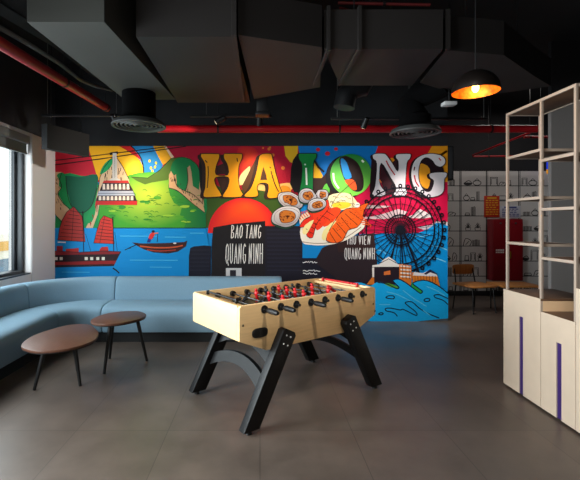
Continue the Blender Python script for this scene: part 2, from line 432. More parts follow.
for i in range(26):
    x = random.uniform(170, 203); y = 176+(x-170)*.85+random.uniform(-3, 5); A.line([(x, y), (x+random.uniform(-.6, .6), y+random.uniform(1.5, 3))], .55, BR)
for i in range(14):
    x = random.uniform(56, 61); y = random.uniform(176, 216); A.line([(x, y), (x+.6, y+2.2)], .5, BR)
A.line([(131, 177), (148, 178), (160, 170), (171, 158.5), (182, 157.2), (190, 159), (197, 165), (202, 176)], .6, (14, 50, 20))
A.up()
for i in range(26):
    x = random.uniform(112, 196); y = random.uniform(192, 222); A.poly(blob_(x, y, random.uniform(2, 6), random.uniform(.8, 2)), random.choice([(84, 160, 44), (150, 196, 56), (50, 136, 48)]), up=True)
A.up()
for i in range(60):
    x = random.uniform(105, 200); y = random.uniform(190, 224); w = random.uniform(3, 8)
    A.line([(x, y), (x+w/2, y-.8), (x+w, y+.4)], .5, (40, 128, 40), 2)
A.up()
for pts in (((55, 214), (65, 224), (70, 210), (64, 204), (58, 194), (62, 187), (60, 180), (62, 172.5)), ((66, 176), (68, 196), (73, 208), (82, 213), (90, 208), (94, 200), (97, 188)), ((169, 188), (178, 191), (192, 203), (205, 213)), ((174, 176), (177, 186), (183, 190), (194, 195), (203, 204)), ((187, 168), (188, 180), (186, 190))): A.line(pts, .6, (30, 26, 20), 3)
# cliff behind the cable car
A.poly([(86, 228), (94, 212), (98, 190), (100, 178), (104, 168), (111, 159), (117, 158), (123, 167), (129, 179), (130, 186), (104, 186), (100, 200), (98, 214), (93, 228)], (216, 178, 138))
A.poly([(100, 174), (104, 165), (110, 159.5), (114, 160), (110, 168), (104, 173)], (20, 150, 84), 3)
A.poly([(88, 214), (94, 205), (96, 210), (92, 222), (86, 222)], (22, 146, 78), 3)
A.up()
for i in range(30):
    x = random.uniform(104, 126); y = random.uniform(166, 180)
    if abs(x-115) < (y-156)*.55: A.line([(x, y), (x+random.uniform(-.5, .5), y+3.4)], .6, BR)
for i in range(12):
    t = random.random(); A.line([(90+t*9, 224-t*30), (90.6+t*9, 227-t*30)], .6, (150, 40, 36))
A.line([(97, 212), (98.5, 190), (100, 178), (104, 168), (111, 159), (117, 158), (123, 167), (129, 179)], .6, K)
# cables and cable car
A.up()
A.line([(55, 160.5), (90, 156.4), (125, 152), (166, 147)], .9, K); A.line([(55, 165), (112, 157.5), (150, 151.5), (186, 146.4)], .9, K)
A.line([(110, 154), (118, 152.6)], 2.6, (34, 32, 40))
A.poly([(112.8, 153), (116.8, 153), (117.5, 178), (122, 181), (108, 181), (112.6, 178)], (206, 196, 186))
A.line([(114.6, 156), (115, 178)], .5, (120, 110, 104))
A.poly([(104, 180.5), (128, 180.5), (133, 190), (137.5, 202), (137, 204.5), (95.5, 204.5), (96.5, 199), (100.5, 189)], (52, 34, 40))
A.poly([(104.5, 180.5), (128, 180.5), (129, 183), (102.5, 183)], (186, 46, 40))
A.poly([(99, 191), (133, 191), (135, 195.5), (97.6, 195.5)], (176, 178, 190))
A.poly([(96, 201), (137.4, 201), (137.2, 205), (95.4, 205)], (190, 36, 36))
A.up()
for x in range(103, 131, 4): A.poly([(x, 184), (x+2.2, 184), (x+2.6, 189.5), (x-.2, 189.5)], (226, 206, 186), up=False)
for x in range(99, 135, 4): A.poly([(x, 196.2), (x+2.4, 196.2), (x+2.6, 200.2), (x-.2, 200.2)], (226, 206, 186), up=False)
A.line([(98, 193.4), (134, 193.4)], .6, (90, 92, 104))
# sea
A.poly([(55, 228), (206, 228), (214, 274), (214, 300), (55, 300)], (0, 140, 212))
A.line([(97, 228), (206, 228)], .9, (8, 40, 50), up=True)
for (x0, y0, x1) in ((120, 236, 158), (165, 237, 186), (130, 260, 178), (62, 272, 90), (150, 267, 172), (190, 233, 204)): A.line([(x0, y0), (x1, y0+.2)], .8, (70, 178, 226))
# red-sailed junk
def sail(pts, c, n, xa, xb, ya, yb):
    A.poly(pts, c)
    A.line(pts+[pts[0]], .6, K, up=True)
    for i in range(1, n):
        t = i/n; A.line([(xa[0]+(xa[1]-xa[0])*t, ya+(yb-ya)*t), (xb[0]+(xb[1]-xb[0])*t, ya+(yb-ya)*t+1.6)], .55, (50, 14, 16))
sail([(58, 240), (59.5, 230), (62, 221), (67, 212), (74, 206.5), (82, 216), (84, 228), (85.5, 241.8)], (172, 50, 44), 9, (72, 58), (78, 85.5), 207, 240)
sail([(94, 243), (97, 231), (100.5, 220), (104, 215.6), (112.5, 219), (113.5, 230), (114.5, 243.8)], (206, 52, 40), 8, (104, 94), (110, 114.5), 216, 242)
A.up(); A.line([(83, 211), (84, 252)], .8, K); A.line([(113, 217), (114, 252)], .8, K); A.line([(86, 234), (91, 251)], .4, K); A.line([(115, 232), (117.5, 251)], .4, K)
A.line([(105, 216), (100, 243)], .4, K); A.line([(74, 207), (72, 241)], .4, K); A.line([(58, 242), (66, 242.4)], 1.2, (230, 226, 220))
A.poly([(57, 246), (63, 246), (63, 251), (57, 251)], (150, 30, 36)); A.poly([(66, 249), (79, 248), (79, 252), (66, 252)], (186, 44, 40))
A.poly([(100, 249), (102, 247), (108, 246.5), (109, 252), (100, 252)], (186, 40, 40))
A.poly([(55, 250.5), (80, 252), (104, 250.5), (121.5, 251.4), (119, 256), (114, 266), (55, 267.4)], (44, 22, 28))
A.poly([(55, 262), (116.5, 260.5), (115, 264), (55, 265)], (150, 32, 34)); A.poly([(55, 251), (80, 252.6), (104, 251.2), (120, 252), (119, 254), (55, 255)], (136, 30, 36))
A.up()
for x in (56.5, 61.5, 86.5, 92, 98, 103.5): A.poly([(x-1.5, 257), (x+1.5, 257), (x+1.5, 260), (x-1.5, 260)], (232, 220, 206), up=False)
A.line([(113, 268), (116, 270), (119.5, 273)], 1.4, K, 2); A.line([(125, 250), (128, 248.5), (131, 248)], .7, K)
# rowing boat
A.poly([(132, 242.4), (142, 243.4), (165, 243), (184, 242), (187.4, 240.6), (186, 246.4), (178, 251.6), (168, 253.4), (154, 252.4), (144, 249.4), (137, 245.6)], (60, 28, 26))
A.line([(140, 246), (155, 247.6), (172, 247.4), (183, 245.4)], 1.3, (206, 84, 44), 3, up=True); A.line([(147, 249.6), (160, 251), (176, 249.8)], 1, (176, 56, 40), 3)
A.line([(125, 250), (138, 244)], .9, K); A.line([(158, 232.5), (157.4, 242)], .6, K); A.ell(175, 243.2, 1.7, .8, (236, 220, 206), n=10, up=False)
A.poly([(148.5, 238), (150, 234), (153.5, 231.8), (155.5, 233.6), (153, 238), (151, 240)], (206, 44, 44)); A.ell(153.4, 231.4, 1.6, 1.3, (24, 24, 40), n=12)
A.poly([(148.4, 238), (151.4, 239.6), (150.4, 242.4), (147, 242.4)], (30, 50, 130)); A.line([(154, 233.4), (158.4, 233)], 1, (220, 110, 70), up=True)
# setting sun and museum
A.fan((246, 206), [p for p in ellipse(243, 233, 35, 35, 0, 48) if p[1] < 236], (255, 84, 20), (222, 20, 36))
def block(pts, c=(24, 22, 34)): A.poly(pts, c)
block([(188.6, 300), (189, 256), (190.4, 248), (194, 246.4), (204, 245.4), (211, 246), (211, 300)], (22, 22, 38))
block([(210.6, 300), (212, 240), (213.4, 227.4), (232, 224), (265.2, 221), (265.4, 300)], (26, 22, 26))
block([(265.2, 226), (302.4, 226), (302.4, 258), (372, 258), (376, 284), (340, 300), (265.2, 300)], (24, 22, 36))
A.up()
for y in range(230, 272, 4): A.line([(267, y), (301.5, y)], .35, (50, 50, 70))
for y in range(250, 272, 4): A.line([(190, y), (209.5, y)], .35, (50, 50, 70))
A.strokes('BAO TANG', 231.6, 225, 261, 238.2, (236, 230, 226), .8, .25)
A.strokes('QUANG NINH', 226, 243.6, 262.8, 263.6, (230, 226, 224), .8, .1, up=False)
A.poly([(226, 268), (241.6, 268), (241.6, 276), (226, 276)], (200, 200, 204)); A.poly([(230, 270), (236, 270), (236, 276), (230, 276)], (40, 36, 44))
# letters: dark shadow first, then the face
def letter(pts, c, c2=None, sh=(-3.2, 1.2), smooth=4, dark=BR):
    s2 = catmull(pts, smooth)
    A.poly([(x+sh[0], y+sh[1]) for x, y in s2], dark)
    A.poly(s2, c, c2=c2); A.line(s2, .7, K, closed=True, up=True)
z = Z(195, 140, 6.86)
A.poly([(200, 153), (206, 158), (206, 178), (204, 196), (203, 202), (200, 186), (199, 166)], K)
A.poly(z((150, 180), (222, 150), (226, 235), (145, 235)), (60, 30, 26)); A.poly(z((150, 260), (226, 258), (190, 370)), (60, 34, 26))
A.poly(z((445, 110), (420, 125), (370, 220), (320, 320), (345, 385), (400, 300), (440, 200)), (84, 50, 26))
letter(z((42, 98), (60, 94), (150, 95), (168, 100), (166, 130), (150, 170), (144, 236), (226, 238), (222, 170), (200, 130), (198, 100), (215, 94), (305, 94), (324, 100), (322, 130), (302, 180), (298, 260), (308, 330), (330, 372), (324, 390), (205, 394), (190, 382), (198, 365), (225, 320), (229, 257), (143, 258), (140, 300), (165, 345), (180, 372), (174, 388), (75, 394), (58, 380), (62, 350), (70, 320), (72, 200), (62, 150), (42, 118)), (226, 146, 14), (244, 160, 16), smooth=3)
A.poly([(281, 186), (288, 186.6), (291, 190.5), (289, 194), (281, 194.5)], (228, 140, 30), 3)
letter([(259, 157.4), (261, 154.6), (265, 153.6), (271, 154), (272.6, 158), (275, 170), (280, 187), (282, 193), (279.4, 197), (270, 198.4), (267, 195.6), (268.4, 189), (267, 183.6), (259.6, 183.8), (257.2, 188), (258.4, 194.6), (255, 197), (246, 197), (244.6, 194.6), (250, 189), (254, 180), (257, 168)], (230, 148, 14), (244, 160, 16), smooth=3)
A.poly([(260.2, 180), (261.4, 174), (263.6, 167), (265.6, 173), (267.2, 180)], (70, 40, 24))
A.up(); A.line(z((90, 180), (92, 240), (84, 330)), .9, K, 3); A.line(z((70, 140), (85, 155)), 1.1, K); A.line(z((288, 125), (293, 150)), 1.1, K); A.line([(271, 171), (274, 182), (278.6, 192)], 1, K, 3); A.line([(269.6, 167), (271, 168.4)], 1, K)
A.poly([(298, 153), (293, 160), (291, 168), (290, 184), (294, 192), (303, 193), (303, 160)], K)
A.poly([(313, 160), (318, 164), (324, 170), (330, 171), (324, 176), (316, 178), (312, 186)], BR) if False else None
A.line([(314, 160), (318, 167), (324, 172)], 2, K, up=True)
letter([(298.6, 154), (302, 153.6), (313, 153.6), (316.4, 154), (316, 158.4), (313.4, 164), (313, 190), (314, 194), (300, 194), (301, 182), (302, 166), (298.8, 159)], (6, 128, 56), (8, 112, 50), smooth=3, sh=(-2, .5), dark=K)
A.line([(306, 168), (306.6, 185)], 1.7, (220, 226, 214), up=True); A.ell(305, 164.6, .9, .8, (226, 230, 220), n=10, up=False)
A.poly([(322, 192), (324, 186), (327, 183.6), (329, 186), (329, 193)], (90, 180, 60), 3)
A.ell(347, 176.6, 21.4, 21.5, K, n=40)
A.ell(350.7, 175, 20.6, 21, (10, 124, 54), n=48, c2=(126, 206, 74))
z = Z(330, 140, 4.833)
A.poly(z((45, 90), (60, 80), (85, 80), (130, 108), (155, 160), (162, 200), (158, 235), (140, 250), (110, 245), (80, 212), (58, 165), (46, 120)), (40, 22, 22), 3)
A.poly(z((50, 96), (62, 90), (80, 110), (92, 145), (104, 180), (74, 190), (58, 150)), (40, 140, 210), 2)
A.poly(z((70, 195), (104, 190), (122, 205), (128, 240), (108, 240), (86, 218)), (232, 84, 30), 2)
A.line(z((15, 160), (20, 200), (42, 235)), 1.8, (226, 234, 210), 4, up=True); A.line(z((152, 98), (162, 108)), 2, (230, 236, 220))
WH = (226, 220, 222)
A.poly(z((200, 75), (220, 110), (212, 225), (195, 262), (190, 240), (196, 150)), (34, 16, 24))
A.poly(z((245, 110), (300, 180), (330, 235), (310, 260), (270, 270), (240, 190)), (60, 20, 30)); A.poly(z((318, 90), (332, 100), (330, 160), (300, 110)), (50, 20, 26))
letter(z((205, 72), (225, 66), (258, 66), (272, 74), (300, 112), (326, 152), (328, 105), (316, 86), (320, 70), (345, 67), (382, 67), (390, 74), (384, 92), (371, 112), (364, 200), (364, 235), (372, 252), (360, 270), (330, 274), (306, 262), (318, 232), (290, 180), (246, 112), (238, 190), (246, 225), (268, 252), (262, 270), (210, 272), (202, 258), (216, 222), (224, 115), (207, 92)), WH, (206, 196, 204), smooth=3, sh=(-2.2, .8), dark=(34, 16, 24))
A.line(z((270, 100), (285, 130), (312, 170)), 1.3, (176, 40, 50), 3, up=True); A.line(z((236, 190), (246, 206)), 1.2, (220, 110, 60))
G = z((548, 84), (556, 100), (552, 118), (532, 131), (508, 122), (490, 98), (462, 86), (438, 104), (427, 150), (430, 200), (450, 240), (474, 250), (490, 236), (499, 198), (480, 182), (484, 160), (558, 157), (561, 178), (551, 192), (548, 246), (522, 270), (474, 277), (424, 256), (397, 212), (390, 160), (402, 108), (432, 79), (478, 66), (522, 70))
A.ell(426.5, 176.4, 17.5, 22, (34, 16, 24), n=36)
A.poly(z((430, 120), (455, 118), (480, 140), (482, 200), (470, 235), (445, 225), (430, 190)), (226, 150, 30), 2)
letter(G, WH, (208, 198, 206), smooth=3, sh=(-2.2, .6), dark=(34, 16, 24))
A.line(z((406, 170), (412, 200), (428, 226)), 1.3, (176, 40, 50), 3, up=True); A.line(z((408, 130), (404, 148)), 1.2, (90, 30, 40)); A.line(z((524, 88), (534, 100)), 1.2, (190, 60, 60))
# ferris wheel
fx, fy = 400, 230; K2 = (10, 12, 26)
A.up()
for r, w in ((42, 1.4), (38.2, .8), (34, 1.4), (15, 1.2), (12.5, .9), (9, .8)): A.line(ellipse(fx, fy, r, r, 0, 64), w, K2, closed=True)
for i in range(36):
    a = 2*PI*i/36; c, s_ = math.cos(a), math.sin(a)
    A.line([(fx+3*c, fy+3*s_), (fx+34*c, fy+34*s_)], .75, K2)
    a2 = a+2*PI/36; A.line([(fx+34*c, fy+34*s_), (fx+42*math.cos(a2), fy+42*math.sin(a2))], .5, K2); A.line([(fx+42*c, fy+42*s_), (fx+34*math.cos(a2), fy+34*math.sin(a2))], .5, K2)
    A.line(ellipse(fx+44*c, fy+44*s_, 1.5, 1.6, 0, 8), 1.4, K2, closed=True)
for i in range(18):
    a = 2*PI*i/18+.09; c, s_ = math.cos(a), math.sin(a); A.line([(fx+15*c, fy+15*s_), (fx+26*math.cos(a+.18), fy+26*math.sin(a+.18)), (fx+34*c, fy+34*s_)], .4, K2)
A.line(ellipse(fx, fy, 26, 26, 0, 60), .5, K2, closed=True)
A.ell(fx, fy, 4, 4, K2); A.line([(398, 228), (389, 268)], 1.6, K2, up=True); A.line([(402, 228), (419, 274)], 1.8, K2); A.line([(400, 228), (403, 270)], 1.2, K2); A.line([(394, 246), (408, 246)], 1, K2)
# library
A.poly([(302.4, 243), (326, 243), (316, 258), (302.4, 258)], (0, 126, 196))
A.poly([(322, 248), (345, 237), (373.5, 233), (376.6, 262), (378, 276), (372, 281), (345, 285), (314, 262)], (40, 28, 34))
A.poly([(337, 242), (373.5, 233), (375.6, 252), (338, 252)], (50, 30, 30))
A.strokes('THU VIEN', 346.4, 235.8, 370, 244.4, (220, 214, 212), .75, .1)
A.strokes('QUANG NINH', 344.6, 247.8, 374.4, 259.2, (218, 212, 210), .75, 0, up=False)
A.up()
for (x0, x1, y) in ((302.6, 317, 262), (302.8, 320, 270.6), (303, 317, 273.6)):
    n = int((x1-x0)*1.2); A.line([(x0+(x1-x0)*i/n, y+random.uniform(-.9, .9)) for i in range(n+1)], .8, (216, 212, 214))
# pavilion by the water
z = Z(350, 250, 5.524)
A.poly(z((90, 190), (120, 150), (165, 160), (170, 190)), (206, 110, 34)); A.poly(z((120, 92), (132, 92), (132, 150), (122, 150)), (224, 214, 206))
A.poly(z((132, 92), (270, 92), (270, 190), (132, 185)), (36, 24, 34)); A.poly(z((185, 120), (220, 112), (222, 135), (186, 138)), (214, 110, 50)) 
A.poly(z((160, 78), (180, 55), (212, 36), (250, 62), (262, 78), (290, 78), (292, 94), (120, 94), (122, 84)), (226, 218, 212)); A.line(z((165, 72), (212, 48), (255, 72)), .7, K, up=True); A.line(z((120, 94), (292, 94)), .6, K)
A.poly(z((270, 78), (335, 84), (340, 150), (332, 200), (270, 165)), (206, 112, 40)); A.up()
for r in range(4): A.poly(z((276, 84+r*19), (332, 88+r*19), (332, 96+r*19), (276, 92+r*19)), (226, 214, 206), up=False)
A.up()
for c in range(3): A.line(z((288+c*18, 84), (290+c*18, 160)), .6, (60, 40, 40))
A.poly(z((340, 122), (410, 128), (480, 142), (496, 208), (420, 190), (345, 185)), (210, 116, 36)); A.poly(z((350, 120), (400, 128), (440, 108), (478, 138), (480, 146), (345, 140)), (222, 214, 214))
A.poly(z((405, 130), (440, 106), (484, 134), (470, 132), (440, 122), (418, 136)), (36, 30, 60)); A.up()
for x in range(356, 480, 16): A.line(z((x, 142), (x+2, 180)), .6, (110, 56, 30))
# foreground waves
WV = (14, 168, 232)
A.poly(z((-40, 200), (0, 182), (60, 180), (110, 196), (150, 176), (200, 184), (255, 210), (268, 208), (250, 186), (235, 166), (265, 160), (300, 176), (340, 205), (385, 238), (396, 226), (370, 206), (345, 180), (400, 166), (450, 178), (500, 208), (540, 240), (540, 376), (-40, 376)), WV, 3)
A.poly(z((180, 182), (215, 184), (258, 200), (262, 210), (225, 206)), (90, 160, 40), 2); A.poly(z((340, 176), (352, 190), (392, 222), (388, 238), (362, 224), (340, 200)), (40, 160, 70), 2)
A.up()
for pts in (((150, 178), (200, 186), (255, 212), (268, 205), (250, 186), (235, 166), (265, 160), (300, 176), (340, 205), (385, 238), (396, 226), (370, 206), (345, 182), (400, 166), (450, 178), (500, 208), (540, 240)),
            ((260, 365), (240, 345), (200, 335), (195, 322), (225, 320), (275, 330), (290, 326), (330, 345), (365, 360), (360, 340), (310, 300), (305, 288), (340, 286), (380, 320), (430, 350), (490, 374)),
            ((540, 302), (510, 276), (470, 262), (462, 250), (490, 246), (540, 268)),
            ((195, 262), (210, 252), (240, 254), (238, 268), (210, 266), (195, 262)), ((405, 276), (420, 266), (438, 270), (432, 282), (412, 282), (405, 276)), ((154, 352), (170, 345), (182, 350), (170, 357), (154, 352))):
    A.line(z(*pts), 1.1, (8, 28, 56), 4)
A.up()
for pts in (((200, 230), (260, 245), (330, 280)), ((160, 300), (220, 300)), ((420, 200), (470, 220), (520, 250)), ((400, 330), (440, 360)), ((290, 220), (340, 260), (420, 310))): A.line(z(*pts), .8, (90, 196, 238), 4)
# seafood platter
z = Z(265, 170, 5.27)
A.poly(z((330, 140), (420, 120), (470, 150), (480, 200), (330, 210)), (238, 218, 170), 3)
A.poly(z((188, 300), (196, 380), (240, 394), (300, 397), (360, 390), (430, 368), (500, 322), (524, 290), (500, 240), (260, 250)), (238, 228, 212), 3)
A.line(z((196, 378), (260, 386), (340, 382), (430, 352), (505, 300)), .7, (150, 120, 100), 3, up=True)
A.poly(z((180, 250), (215, 225), (250, 200), (330, 190), (330, 260), (220, 330), (192, 310)), (226, 206, 176), 2)
A.poly(z((350, 190), (380, 170), (440, 172), (450, 190), (400, 206)), (240, 200, 50), 3); A.poly(z((360, 160), (385, 140), (420, 146), (420, 160)), (250, 236, 190), 3)
RED = (226, 44, 22); ORA = (246, 96, 24)
A.poly(z((180, 298), (205, 262), (240, 244), (226, 214), (240, 188), (290, 196), (322, 150), (336, 178), (330, 212), (296, 250), (268, 290), (250, 356), (222, 350), (218, 320), (236, 276), (205, 300)), RED, 2)
A.poly(z((290, 262), (300, 220), (350, 200), (380, 196), (400, 214), (372, 256), (350, 280), (310, 300)), (240, 70, 24), 2)
A.poly(z((322, 372), (330, 320), (362, 276), (392, 232), (430, 204), (480, 200), (512, 182), (545, 176), (520, 214), (512, 262), (484, 302), (436, 318), (408, 372), (360, 384)), ORA, 2)
A.poly(z((250, 230), (262, 200), (300, 196), (330, 176), (345, 215), (330, 262), (300, 300), (272, 318), (262, 290)), (234, 56, 22), 2)
A.up()
for o in (((180, 298), (205, 262), (240, 244), (226, 214), (240, 188), (290, 196), (322, 150), (336, 178), (330, 212), (296, 250), (268, 290), (250, 356), (222, 350), (218, 320), (236, 276), (205, 300)), ((322, 372), (330, 320), (362, 276), (392, 232), (430, 204), (480, 200), (512, 182), (545, 176), (520, 214), (512, 262), (484, 302), (436, 318), (408, 372), (360, 384))): A.line(z(*o), .6, (50, 12, 10), 2, closed=True)
A.poly(z((196, 330), (210, 290), (256, 262), (240, 300), (216, 340)), (240, 220, 150), 2); A.poly(z((298, 362), (306, 320), (345, 280), (376, 268), (350, 300), (326, 340), (318, 370)), (240, 220, 150), 2)
A.up()
for pts in (((240, 300), (262, 310)), ((232, 325), (252, 335)), ((250, 278), (276, 286)), ((340, 330), (372, 380)), ((356, 306), (402, 360)), ((376, 280), (424, 334)), ((400, 250), (450, 312)), ((420, 230), (486, 290)), ((440, 214), (505, 262)), ((300, 240), (340, 262)), ((320, 215), (360, 240)), ((336, 320), (362, 276), (392, 232), (430, 204), (480, 200)), ((322, 372), (360, 384), (408, 372), (436, 318), (484, 302), (512, 262)), ((222, 350), (250, 356), (268, 290), (296, 250)), ((180, 298), (205, 262), (240, 244)), ((470, 60), (420, 100), (370, 150), (340, 210)), ((462, 210), (460, 150), (446, 120)), ((512, 240), (560, 236)), ((505, 262), (548, 280))):
    A.line(z(*pts), .55, (60, 14, 10), 3)
A.up()
for i in range(9):
    x = 440+i*9; A.line(z((x, 215+i*9), (x+26+i*2, 200+i*11), (x+40, 222+i*10)), .9, (232, 84, 26), 3)
    x = 190+i*12; A.line(z((x, 262-i*6), (x-14, 240-i*5), (x-6, 224-i*4)), .8, (214, 44, 24), 3)
A.up()
for i in range(30):
    u = random.uniform(330, 520); v = 300-(u-330)*.5+random.uniform(-40, 44); A.line(z((u, v), (u+5, v+3)), .45, (120, 30, 10))
for i in range(16):
    u = random.uniform(335, 470); v = random.uniform(142, 196); A.line(z((u, v), (u+9, v-5), (u+16, v+2)), .45, (90, 50, 20), 2)
for i in range(18):
    u = random.uniform(215, 330); v = 330-(u-215)*1.0+random.uniform(-24, 24); A.line(z((u, v), (u+5, v+3)), .45, (90, 12, 10))
A.ell(357, 205, 2.6, 2.6, (236, 226, 216)); A.line([(355.4, 205), (358.6, 204.4)], .5, K, up=True)
def blob(x, y, rx, ry, rot, jit, n=11):
    o = []
    for i in range(n):
        k = 1+random.uniform(-jit, jit); a = 2*PI*i/n; c, q = math.cos(rot), math.sin(rot)
        u, v = rx*k*math.cos(a), ry*k*math.sin(a); o.append((x+u*c-v*q, y+u*q+v*c))
    return catmull(o, 4)
def oyster(x, y, rx, ry, rot):
    b0 = blob(x, y, rx, ry, rot, .07)
    A.poly([(p[0]-.4, p[1]+1.5) for p in b0], (24, 66, 44)); A.poly(b0, (212, 204, 204), c2=(150, 142, 148)); A.line(b0, .75, K, closed=True, up=True)
    A.line(blob(x+.3, y+.2, rx*.84, ry*.82, rot, .04), .4, (110, 100, 104), closed=True)
    m_ = blob(x+.6, y-.2, rx*.56, ry*.6, rot, .16); A.poly(m_, (186, 104, 34)); A.line(m_, .5, (60, 26, 10), closed=True, up=True); A.up()
    for i in range(int(rx*2)):
        a = random.uniform(0, 2*PI); r = random.uniform(0, .5); A.poly(blob(x+.6+rx*r*math.cos(a), y-.2+ry*r*math.sin(a), .8, .6, 0, .3, 6), (112, 48, 18), up=False)
oyster(322, 194.8, 6.4, 5.4, .1); oyster(289.6, 200.4, 13.4, 7.6, .4); oyster(306.8, 196.2, 9.2, 7.4, .05); oyster(316.5, 205, 9.4, 6.4, -.25); oyster(286, 216.4, 15, 10.2, -.22)
mural = tag(A.finish('wall_mural', M_art), 'large bright cartoon mural lettered HA LONG covering the back wall', 'mural')
#ENDMURAL

# line drawings of shelves on the far wall
D = Art(YFAR-.004)
WP = (214, 210, 208); INK = (40, 38, 40)
D.poly([(380, 170.4), (556, 170.4), (556, 291.5), (380, 291.5)], WP); D.up()
rows = [170.8+15.05*i for i in range(9)]
for y in rows: D.line([(380, y), (556, y)], .75, INK)
for x in (382, 421, 460.6, 487, 519.4, 550): D.line([(x-.6, 170.4), (x-.6, 291.5)], 1, INK); D.line([(x+.8, 170.4), (x+.8, 291.5)], .5, INK)
for r in range(1, 9):
    yb = rows[r]-.3
    for xa, xb in ((383, 420), (422, 459), (462, 486), (488.5, 518), (521, 549)):
        x = xa+random.uniform(1, 3)
        while x < xb-5:
            k = random.randrange(7); w = random.uniform(4, 9); h = random.uniform(4, 11)
            if x+w > xb-1: break
            if k == 0: D.line([(x, yb), (x, yb-h), (x+w, yb-h), (x+w, yb)], .75, INK); D.line([(x+1, yb-1.2), (x+1, yb-h+1.2), (x+w-1, yb-h+1.2), (x+w-1, yb-1.2)], .60, INK)
            elif k == 1:
                for q in range(int(w/1.4)): D.line([(x+q*1.4, yb), (x+q*1.4, yb-h*random.uniform(.8, 1)), (x+q*1.4+1.1, yb-h*.9), (x+q*1.4+1.1, yb)], .60, INK)
            elif k == 2: D.line(ellipse(x+w/2, yb-2.6, w/2, 2.4, 0, 14), .75, INK, closed=True); D.line([(x+w*.2, yb-4.6), (x+w*.5, yb-7), (x+w*.8, yb-4.6)], .65, INK)
            elif k == 3:
                D.line([(x+1, yb-3), (x+1.6, yb), (x+w-1.6, yb), (x+w-1, yb-3), (x+1, yb-3)], .70, INK)
                for q in range(5): D.line([(x+w/2, yb-3), (x+w/2+(q-2)*1.3, yb-6-2*math.cos(q-2)), ], .65, INK)
            elif k == 4: D.poly(ellipse(x+w/2, yb-1.6, w/2, 1.5, 0, 12), (60, 58, 60), up=False); D.line([(x, yb-2), (x+w*.6, yb-5), (x+w, yb-2)], .75, INK, 3)
            elif k == 5: D.line([(x, yb), (x+w*.3, yb-h*.8), (x+w, yb-h*.5), (x+w*.8, yb)], .70, INK, 3); D.line([(x+w*.3, yb-1), (x+w*.7, yb-h*.5)], .65, INK)
            else: D.line([(x, yb-.6), (x+w, yb-.6)], .8, INK); D.line([(x+.6, yb-1), (x+1, yb-h*.6), (x+w-1, yb-h*.6), (x+w-.6, yb-1)], .70, INK)
            x += w+random.uniform(.6, 2.5)
tag(D.finish('doodle_wallpaper', art_mat('wallpaper_ink', .7)), 'white wallpaper with black line drawings of filled shelves on the far wall', 'wallpaper')

# ------------------------------------------------------------------ far recess furniture
def PX(x, y, Y): return Vector(((x-CX)/F*Y, Y, H-(y-CY)/F*Y))
t = thing('fire_cabinet', 'red double-door fire equipment cabinet on the doodled far wall', 'cabinet', (4.86, YFAR-.12, .31))
yf = YFAR-.22; x0, x1, z0, z1 = 4.62, 5.22, .33, 1.56
M_fire = mat('fire_red', (136, 12, 26), .4, noise=.04)
obj('cabinet_body', B(x0, x1, yf+.02, YFAR-.006, z0, z1, .006), M_fire, t)
obj('base_tray', B(x0-.02, x1+.02, yf, YFAR-.006, z0-.05, z0), mat('cabinet_base_grey', (150, 146, 146), .5), t)
xm = (x0+x1)/2
for a, c, s in ((x0+.006, xm-.003, 1), (xm+.003, x1-.006, -1)):
    d = obj('door', B(a, c, yf, yf+.019, z0+.01, z1-.01, .004), M_fire, t)
    obj('handle', B((c-.05 if s > 0 else a+.02), (c-.02 if s > 0 else a+.05), yf-.018, yf-.001, .78, .92, .005), mat('brass_handle', (196, 150, 50), .35, .8), d)
    lb = bmesh.new()
    if s > 0:
        for zz in (.93, .885):
            for q in range(5): box(lb, a+.05+q*.034, a+.05+q*.034+.026, yf-.003, yf-.0005, zz, zz+.028)
        obj('lettering', lb, mat('white_lettering', (236, 230, 226), .6), d)
    obj('vent_plate', B((a+c)/2-.02, (a+c)/2+.02, yf-.004, yf-.0005, z1-.1, z1-.07, .001), M_silver, d)
def poster(name, label, x0, x1, z0, z1, Y, rgb, ink, rows, hd):
    t = thing(name, label, 'sign', ((x0+x1)/2, Y, z0))
    obj('board', B(x0, x1, Y-.012, Y, z0, z1, .002), mat(name+'_board', rgb, .5, noise=.03), t)
    bm = bmesh.new(); r = random.Random(3)
    hh = (z1-z0)/(rows+2.2)
    box(bm, x0+(x1-x0)*.2, x1-(x1-x0)*.2, Y-.0145, Y-.0125, z1-hh*1.3, z1-hh*.5)
    for i in range(rows):
        x = x0+(x1-x0)*.1; zz = z1-hh*(2+i)
        while x < x1-(x1-x0)*.2:
            w = r.uniform(.03, .07); box(bm, x, min(x+w, x1-(x1-x0)*.08), Y-.0145, Y-.0125, zz-hh*.2, zz+hh*.25); x += w+.02
    obj('lettering', bm, mat(name+'_ink', ink, .6), t)
poster('fire_notice', 'orange-red fire notice board with yellow lines above red cabinet', 4.56, 4.87, 1.60, 2.03, YFAR-.006, (206, 56, 30), (236, 176, 50), 7, 1)
poster('safety_poster', 'white safety poster with blue lines right of the orange notice', 4.88, 5.30, 1.58, 1.83, YFAR-.006, (206, 208, 220), (50, 60, 140), 5, 1)
